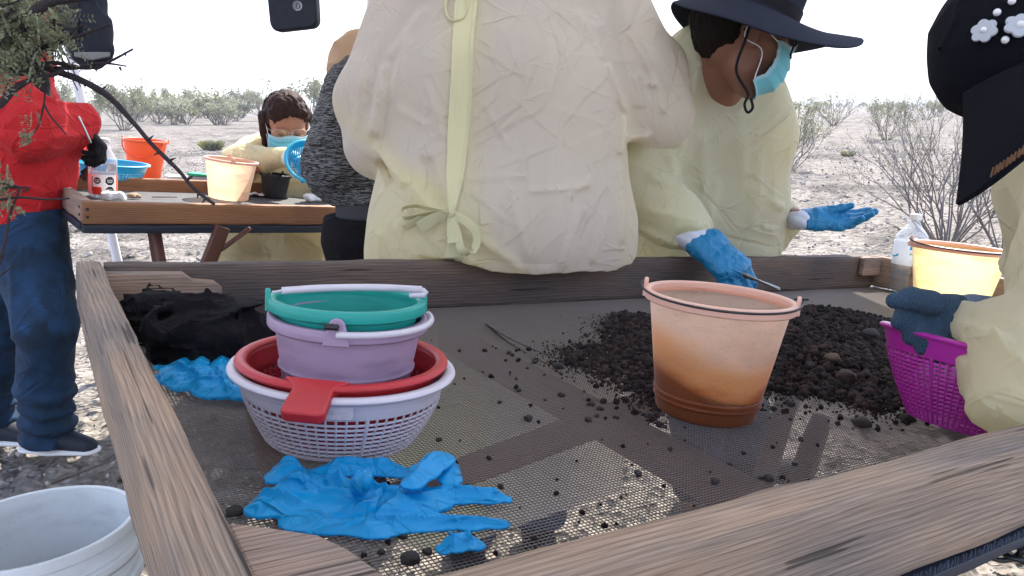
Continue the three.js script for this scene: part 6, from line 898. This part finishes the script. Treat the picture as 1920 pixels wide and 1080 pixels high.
  const hair = new Field(0.02); hair.cap(P(1985, 90, 0.98), P(1990, 200, 1.0), 0.085, 0.06); part(t, 'hair', hair.mesh(0.008), M.hair);
  // gown: shoulder out of the picture, the sleeve comes in over the front rail
  const g = new Field(0.04); g.chain([P(2080, 330, 1.03), P(2170, 620, 1.10), P(2300, 1000, 1.2)], [0.13, 0.17, 0.17], { k: 0.08 }).cap(P(2030, 395, 0.95), P(2020, 530, 0.93), 0.058, 0.060).cap(P(2020, 530, 0.93), P(2000, 690, 0.90), 0.060, 0.070);
  g.cap(J.sR, J.eR, 0.072, 0.066, { k: 0.03 }).cap(J.sR, J.sL, 0.085, 0.085, { k: 0.06 }).chain([J.sL, J.eL, J.wL.clone().lerp(J.eL, 0.15)], [0.078, 0.066, 0.045], { k: 0.04 }).cap(J.ch, J.nk.clone().lerp(J.ch, 0.45), 0.11, 0.085, { k: 0.06 });
  g.cap(P(1990, 690, 0.90), P(1920, 648, 0.905), 0.068, 0.050, { k: 0.04 }).cap(P(1920, 646, 0.91), P(1866, 622, 0.95), 0.050, 0.043, { k: 0.02 }).cap(P(1872, 640, 0.93), P(1856, 672, 0.91), 0.030, 0.022, { k: 0.02 }).cap(P(1930, 700, 0.88), P(1905, 770, 0.86), 0.040, 0.028, { k: 0.03 }).cap(P(1930, 745, 0.87), P(1955, 780, 0.86), 0.05, 0.03, { k: 0.05 });
  const r = (a, b, w, h) => g.wave(ridge(reachXY(a[0], a[1], 0.88), reachXY(b[0], b[1], 0.88), w, h * 1.6), 0.02);
  r([1800, 610], [1830, 660], 0.006, 0.006); r([1840, 590], [1870, 680], 0.007, 0.008); r([1870, 640], [1905, 600], 0.007, 0.009); r([1850, 690], [1860, 780], 0.008, 0.010); r([1890, 620], [1900, 720], 0.008, 0.008); r([1905, 690], [1880, 760], 0.008, 0.009); r([1800, 580], [1900, 560], 0.007, 0.006);
  g.wave(folds(0.012, 9, 11, 9, 5, 3), 0.015);
  part(t, 'gown', g.mesh(0.005, { lo: V(-9, 0.36, -9), color: gownTint(0.25) }), M.gown);
  // the hand closed on the rim of the colander, palm down: thumb and forefinger to the left, the other fingers over the edge
  const hd = new Field(0.012), q = (x, y, d = 1.0) => P(x, y, d);
  hd.cap(q(1826, 604), q(1772, 606), 0.034, 0.036).cap(q(1772, 600), q(1742, 588), 0.034, 0.026).cap(q(1775, 628, 0.99), q(1752, 628, 0.99), 0.028, 0.024);
  hd.cap(q(1745, 568, 0.97), q(1708, 560, 0.965), 0.0165, 0.0145, { k: 0.01 }).cap(q(1708, 560, 0.965), q(1677, 564, 0.965), 0.0145, 0.0105, { k: 0.004 });
  hd.cap(q(1740, 580, 1.0), q(1700, 584, 0.995), 0.016, 0.0135, { k: 0.008 }).cap(q(1700, 584, 0.995), q(1686, 604, 0.99), 0.0135, 0.0105, { k: 0.004 });
  hd.cap(q(1742, 600, 1.0), q(1712, 602, 0.985), 0.0155, 0.0145, { k: 0.007 }).cap(q(1712, 602, 0.985), q(1708, 632, 0.985), 0.0140, 0.0110, { k: 0.004 });
  hd.cap(q(1752, 618, 0.985), q(1730, 622, 0.975), 0.0155, 0.0145, { k: 0.007 }).cap(q(1730, 622, 0.975), q(1732, 652, 0.975), 0.0140, 0.0110, { k: 0.004 });
  hd.cap(q(1768, 634, 0.975), q(1756, 640, 0.965), 0.0145, 0.0135, { k: 0.007 }).cap(q(1756, 640, 0.965), q(1762, 668, 0.97), 0.0130, 0.0100, { k: 0.004 });
  part(t, 'glove', boxUV(hd.mesh(0.0028), 2, 2), M.knit);
  part(t, 'knit_cuff', boxUV(new Field(0.01).cap(P(1868, 614, 0.985), P(1822, 604, 0.995), 0.039, 0.037).mesh(0.003), 2, 2), M.knitCuff);
  const tr = new Field(0.04); for (const q of ['L', 'R']) tr.chain([J['h' + q], J['k' + q], J['a' + q]], [0.12, 0.09, 0.075]); tr.cut(V(0, 0.06, 0), V(0, -1, 0)); part(t, 'trousers', tr.mesh(0.014), M.denim);
  for (const q of ['L', 'R']) { const a = J['a' + q], s = new Field(0.02); s.cap(V(a.x + 0.03, 0.045, a.z), V(a.x - 0.15, 0.035, a.z), 0.045, 0.035).cut(V(0, 0, 0), V(0, -1, 0)); part(t, 'shoe', s.mesh(0.01), M.black); }
}
// ================================================================== hanging things and the branch in front
{
  const c = P(551, 14, 1.95), t = thing('hanging_case', 'black padded case with a round grey badge hanging above the far table', 'case', null, c);
  const s = new THREE.Shape(), w = 0.057, h = 0.052, r = 0.018; s.moveTo(-w, h * 2); s.lineTo(-w * 0.93, -h + r); s.quadraticCurveTo(-w * 0.9, -h - 0.004, -w * 0.6, -h - 0.002); s.lineTo(w * 0.7, -h + 0.006); s.quadraticCurveTo(w, -h + 0.008, w, -h + 0.026); s.lineTo(w, h * 2); s.closePath();
  const g = new THREE.ExtrudeGeometry(s, { depth: 0.03, bevelEnabled: true, bevelSize: 0.006, bevelThickness: 0.008, bevelSegments: 4, curveSegments: 10 }); part(t, 'case_body', g.translate(0, 0, -0.015), mat(C(0.008, 0.012, 0.024), 0.7, { bumpMap: rep(TX.weave, 6), bumpScale: 0.001 }));
  const b = canvasTex(128, 128, (q, W) => { q.fillStyle = '#6b6c70'; q.fillRect(0, 0, W, W); q.strokeStyle = '#b9babd'; q.lineWidth = 8; q.beginPath(); q.arc(64, 64, 50, -2.6, 0.6); q.stroke(); q.lineWidth = 9; q.strokeStyle = '#23242a'; q.beginPath(); q.ellipse(70, 56, 34, 18, -0.25, 0, 6.3); q.stroke(); q.strokeStyle = '#c6c7ca'; q.lineWidth = 5; q.beginPath(); q.moveTo(44, 62); q.quadraticCurveTo(60, 44, 72, 58); q.quadraticCurveTo(88, 66, 98, 48); q.stroke(); });
  const d = part(t, 'round_badge', new THREE.CylinderGeometry(0.0125, 0.0125, 0.003, 32).rotateX(Math.PI / 2), mat(C(1, 1, 1), 0.4, { map: b, metalness: 0.3 })); d.position.set(0.016, 0.001, 0.0235);
  part(t, 'hanging_strap', tube([V(0.01, 0.10, 0), V(0.01, 2.28 - c.y, 0)], 0.006, 0.006, 4, 8), M.black); part(t, 'zip', tube([V(-w - 0.004, 0.09, 0), V(-w * 0.96, -h + 0.02, 0)], 0.003, 0.003, 8, 5), M.black);
}
{ // dark jacket hung from the tent
  const c = P(165, 40, 2.0), t = thing('hanging_jacket', 'dark folded garment hung above the red jacket, grey patterned inside', 'garment', null, c), L = (px, py, d = 2.0) => P(px, py, d).sub(c);
  const F = new Field(0.02); F.chain([L(160, -90), L(160, 0), L(168, 60), L(172, 92)], [0.035, 0.05, 0.055, 0.05], { axis: V(0, 0, 1), flat: 1.6 }).chain([L(140, -60), L(138, 20), L(142, 80)], [0.02, 0.03, 0.024], { axis: V(0, 0, 1), flat: 1.4 }).cap(L(150, 98), L(202, 92), 0.017, 0.015).wave(folds(0.008, 30, 8, 30, 2), 0.01); part(t, 'cloth', F.mesh(0.0055), mat(C(0.012, 0.017, 0.03), 0.9, { bumpMap: rep(TX.weave, 6), bumpScale: 0.001 }));
  part(t, 'patterned_lining', slab(14, 10, (u, v) => L(lerp(121, 147, u), lerp(5, 72, v), 1.955 + 0.03 * (1 - u)).add(V(0, 0, 0.008 * Math.sin(v * 7 + u * 3))), 0.003), mat(C(0.30, 0.32, 0.36), 0.9, { map: rep(TX.heather, 2) })); part(t, 'grey_hem', slab(20, 4, (u, v) => L(lerp(140, 206, u), lerp(98, 113, v) - 14 * Math.abs(u - 0.5) * v, 1.955), 0.004), mat(C(0.20, 0.20, 0.20), 0.9)); part(t, 'hanging_strap', tube([L(160, -90), V(0, 2.28 - c.y, 0)], 0.008, 0.008, 4, 8), M.black);
}
{ // mesquite that reaches in from the left
  const foot = V(-1.15, -0.03, -0.75), t = thing('mesquite_tree', 'thorny mesquite reaching in from the left edge with one long bare branch', 'tree');
  const R = rng(17), tr = []; const crown = P(-150, 60, 1.15);
  part(t, 'trunk', tube([foot, foot.clone().lerp(crown, 0.4).add(V(-0.12, 0, 0.05)), crown.clone().add(V(-0.03, 0.1, 0)), crown.clone().add(V(-0.1, 0.6, 0.1))], (q) => lerp(0.06, 0.02, q), 0, 30, 10, 0.12), M.bark);
  const br = (pts, r0, r1, name = 'branch', d = 1.15) => part(t, name, tube(pts.map(([x, y, z]) => P(x, y, z ?? d)), r0, r1, 60, 8, 0.28, pts[0][1]), M.bark);
  br([[-150, 50, 1.12], [-60, 80, 1.13], [40, 105, 1.14], [95, 130, 1.15], [150, 150, 1.15], [205, 182, 1.16], [250, 230, 1.17], [290, 275, 1.18], [335, 320, 1.18], [365, 355, 1.19], [402, 383, 1.19]], 0.0075, 0.0022, 'long_branch');
  br([[-150, 60, 1.12], [-20, 110, 1.12], [40, 137, 1.12], [85, 120, 1.13], [105, 118, 1.14], [165, 128, 1.15], [200, 118, 1.15], [250, 92, 1.16]], 0.006, 0.0015); br([[105, 128, 1.15], [150, 126, 1.15], [198, 119, 1.15], [238, 124, 1.16]], 0.0035, 0.0012); br([[-100, 190, 1.06], [-10, 200, 1.07], [30, 165, 1.08], [70, 145, 1.10], [105, 138, 1.12], [118, 128, 1.13]], 0.0065, 0.003); br([[-140, 40, 1.1], [-20, 90, 1.1], [60, 92, 1.1], [110, 80, 1.1], [145, 68, 1.1], [207, 46, 1.11]], 0.007, 0.0013); br([[90, 88, 1.1], [125, 68, 1.1], [160, 36, 1.1]], 0.004, 0.001); br([[-140, 0, 1.05], [-40, 30, 1.05], [60, 22, 1.05], [95, 2, 1.05], [170, -8, 1.05]], 0.010, 0.006); br([[60, 22, 1.05], [110, 0, 1.06], [160, -25, 1.07]], 0.006, 0.003);
  br([[88, 148, 1.12], [86, 165, 1.11], [82, 195, 1.10], [72, 235, 1.10], [52, 262, 1.10]], 0.0018, 0.001, 'twig'); br([[82, 195, 1.1], [95, 218, 1.09], [124, 252, 1.09]], 0.0016, 0.001, 'twig'); br([[100, 110, 1.12], [94, 85, 1.12]], 0.0016, 0.001, 'twig');
  br([[-90, 380, 1.0], [-10, 376, 1.0], [35, 370, 1.0], [92, 374, 1.0], [130, 372, 1.0]], 0.0024, 0.001, 'twig'); br([[-90, 620, 1.0], [-5, 500, 1.0], [12, 440, 1.0], [20, 400, 1.0], [38, 352, 1.0]], 0.0042, 0.0012, 'twig'); br([[38, 352, 1.0], [10, 345, 1.0], [-60, 340, 1.0]], 0.002, 0.001, 'twig'); br([[-60, 360, 1.0], [10, 352, 1.0], [55, 353, 1.0], [42, 360, 1.0]], 0.0026, 0.001, 'twig'); br([[-60, 540, 0.98], [-5, 520, 0.98], [25, 498, 0.98]], 0.0014, 0.001, 'twig');
  // thorns and knots along the long branch
  const th = []; for (const [x, y, dx, dy] of [[158, 156, 2, 8], [192, 168, 8, -9], [212, 186, -6, 8], [278, 262, 10, -8], [300, 285, -12, 6], [320, 300, 10, -4], [352, 336, 10, -6], [372, 362, -2, 10], [385, 372, -6, 9], [178, 127, 4, 8], [200, 119, 2, -8], [225, 127, 3, 7], [234, 100, 3, 6]]) th.push(tube([P(x, y, 1.165), P(x + dx, y + dy, 1.16)], 0.0024, 0.0006, 3, 5)); part(t, 'thorns', th, M.bark, 'stuff');
  // feathery leaf sprays, and a few long pods
  const L = []; for (let i = 0; i < 290; i++) { const a = R() * 6.28, q = Math.sqrt(R()), c = P(14 + Math.cos(a) * 112 * q * (0.5 + 0.5 * R()), 44 + Math.sin(a) * 74 * q, 1.02 + 0.18 * R());  const d = V(R() - 0.5, R() - 0.7, R() - 0.5).normalize(), s = V(R() - 0.5, R() - 0.5, R() - 0.5).cross(d).normalize(), len = 0.035 + 0.03 * R(); for (let k = 0; k < 11; k++) for (const e of [-1, 1]) { const p = c.clone().addScaledVector(d, len * k / 11); p.y -= 0.01 * (k / 11) ** 2; L.push([p, s.clone().multiplyScalar(e).addScaledVector(d, 0.35).normalize(), 0.0075 + 0.003 * R()]); } }
  for (const [x, y, n] of [[10, 350, 10], [8, 376, 8], [15, 398, 6], [128, 95, 6], [60, 240, 4], [2, 320, 5], [48, 262, 4]]) for (let i = 0; i < n; i++) { const c = P(x + 30 * (R() - 0.5), y + 24 * (R() - 0.5), 1.0 + (y < 120 ? 0.1 : 0)), d = V(R() - 0.5, R() - 0.3, R() - 0.5).normalize(), s = V(R() - 0.5, R() - 0.5, R() - 0.5).cross(d).normalize(); for (let k = 0; k < 7; k++) for (const e of [-1, 1]) L.push([c.clone().addScaledVector(d, 0.02 * k / 7), s.clone().multiplyScalar(e), 0.006]); }
  part(t, 'foliage', leaves(L, 0.008, R, 0.22), mat(C(0.22, 0.24, 0.145), 0.75, { transmission: 0.3, thickness: 0, vertexColors: true }), 'stuff');
  const stalk = []; for (let i = 0; i < 70; i++) { const a = R() * 6.28, c = P(20 + Math.cos(a) * 90 * R(), 50 + Math.sin(a) * 70 * R(), 1.04 + 0.12 * R()), d = V(R() - 0.5, R() - 0.6, R() - 0.5).multiplyScalar(0.14); stalk.push(tube([c, c.clone().addScaledVector(d, 0.5).add(V(0, 0.006, 0)), c.clone().add(d)], 0.0016, 0.0008, 4, 4)); } part(t, 'twigs', stalk, M.bark, 'stuff');
}
{ // dead sticks on the ground by the shoe
  const stick = (l, a, b, c) => { const t = thing('stick', l, 'stick', null, a); part(t, 'wood', tube([V(0, 0, 0), b.clone().sub(a), c.clone().sub(a)], 0.008, 0.003, 16, 6, 0.3), M.twig); };
  stick('bent dead stick on the dark soil below the toe of the running shoe', G(95, 905, 0.03), G(150, 885, 0.035), G(200, 868, 0.03)); stick('short dead stick on the soil between the white bucket and the table leg', G(212, 890, 0.03), G(216, 905, 0.035), G(218, 922, 0.03));
}
renderer.render(scene, camera);
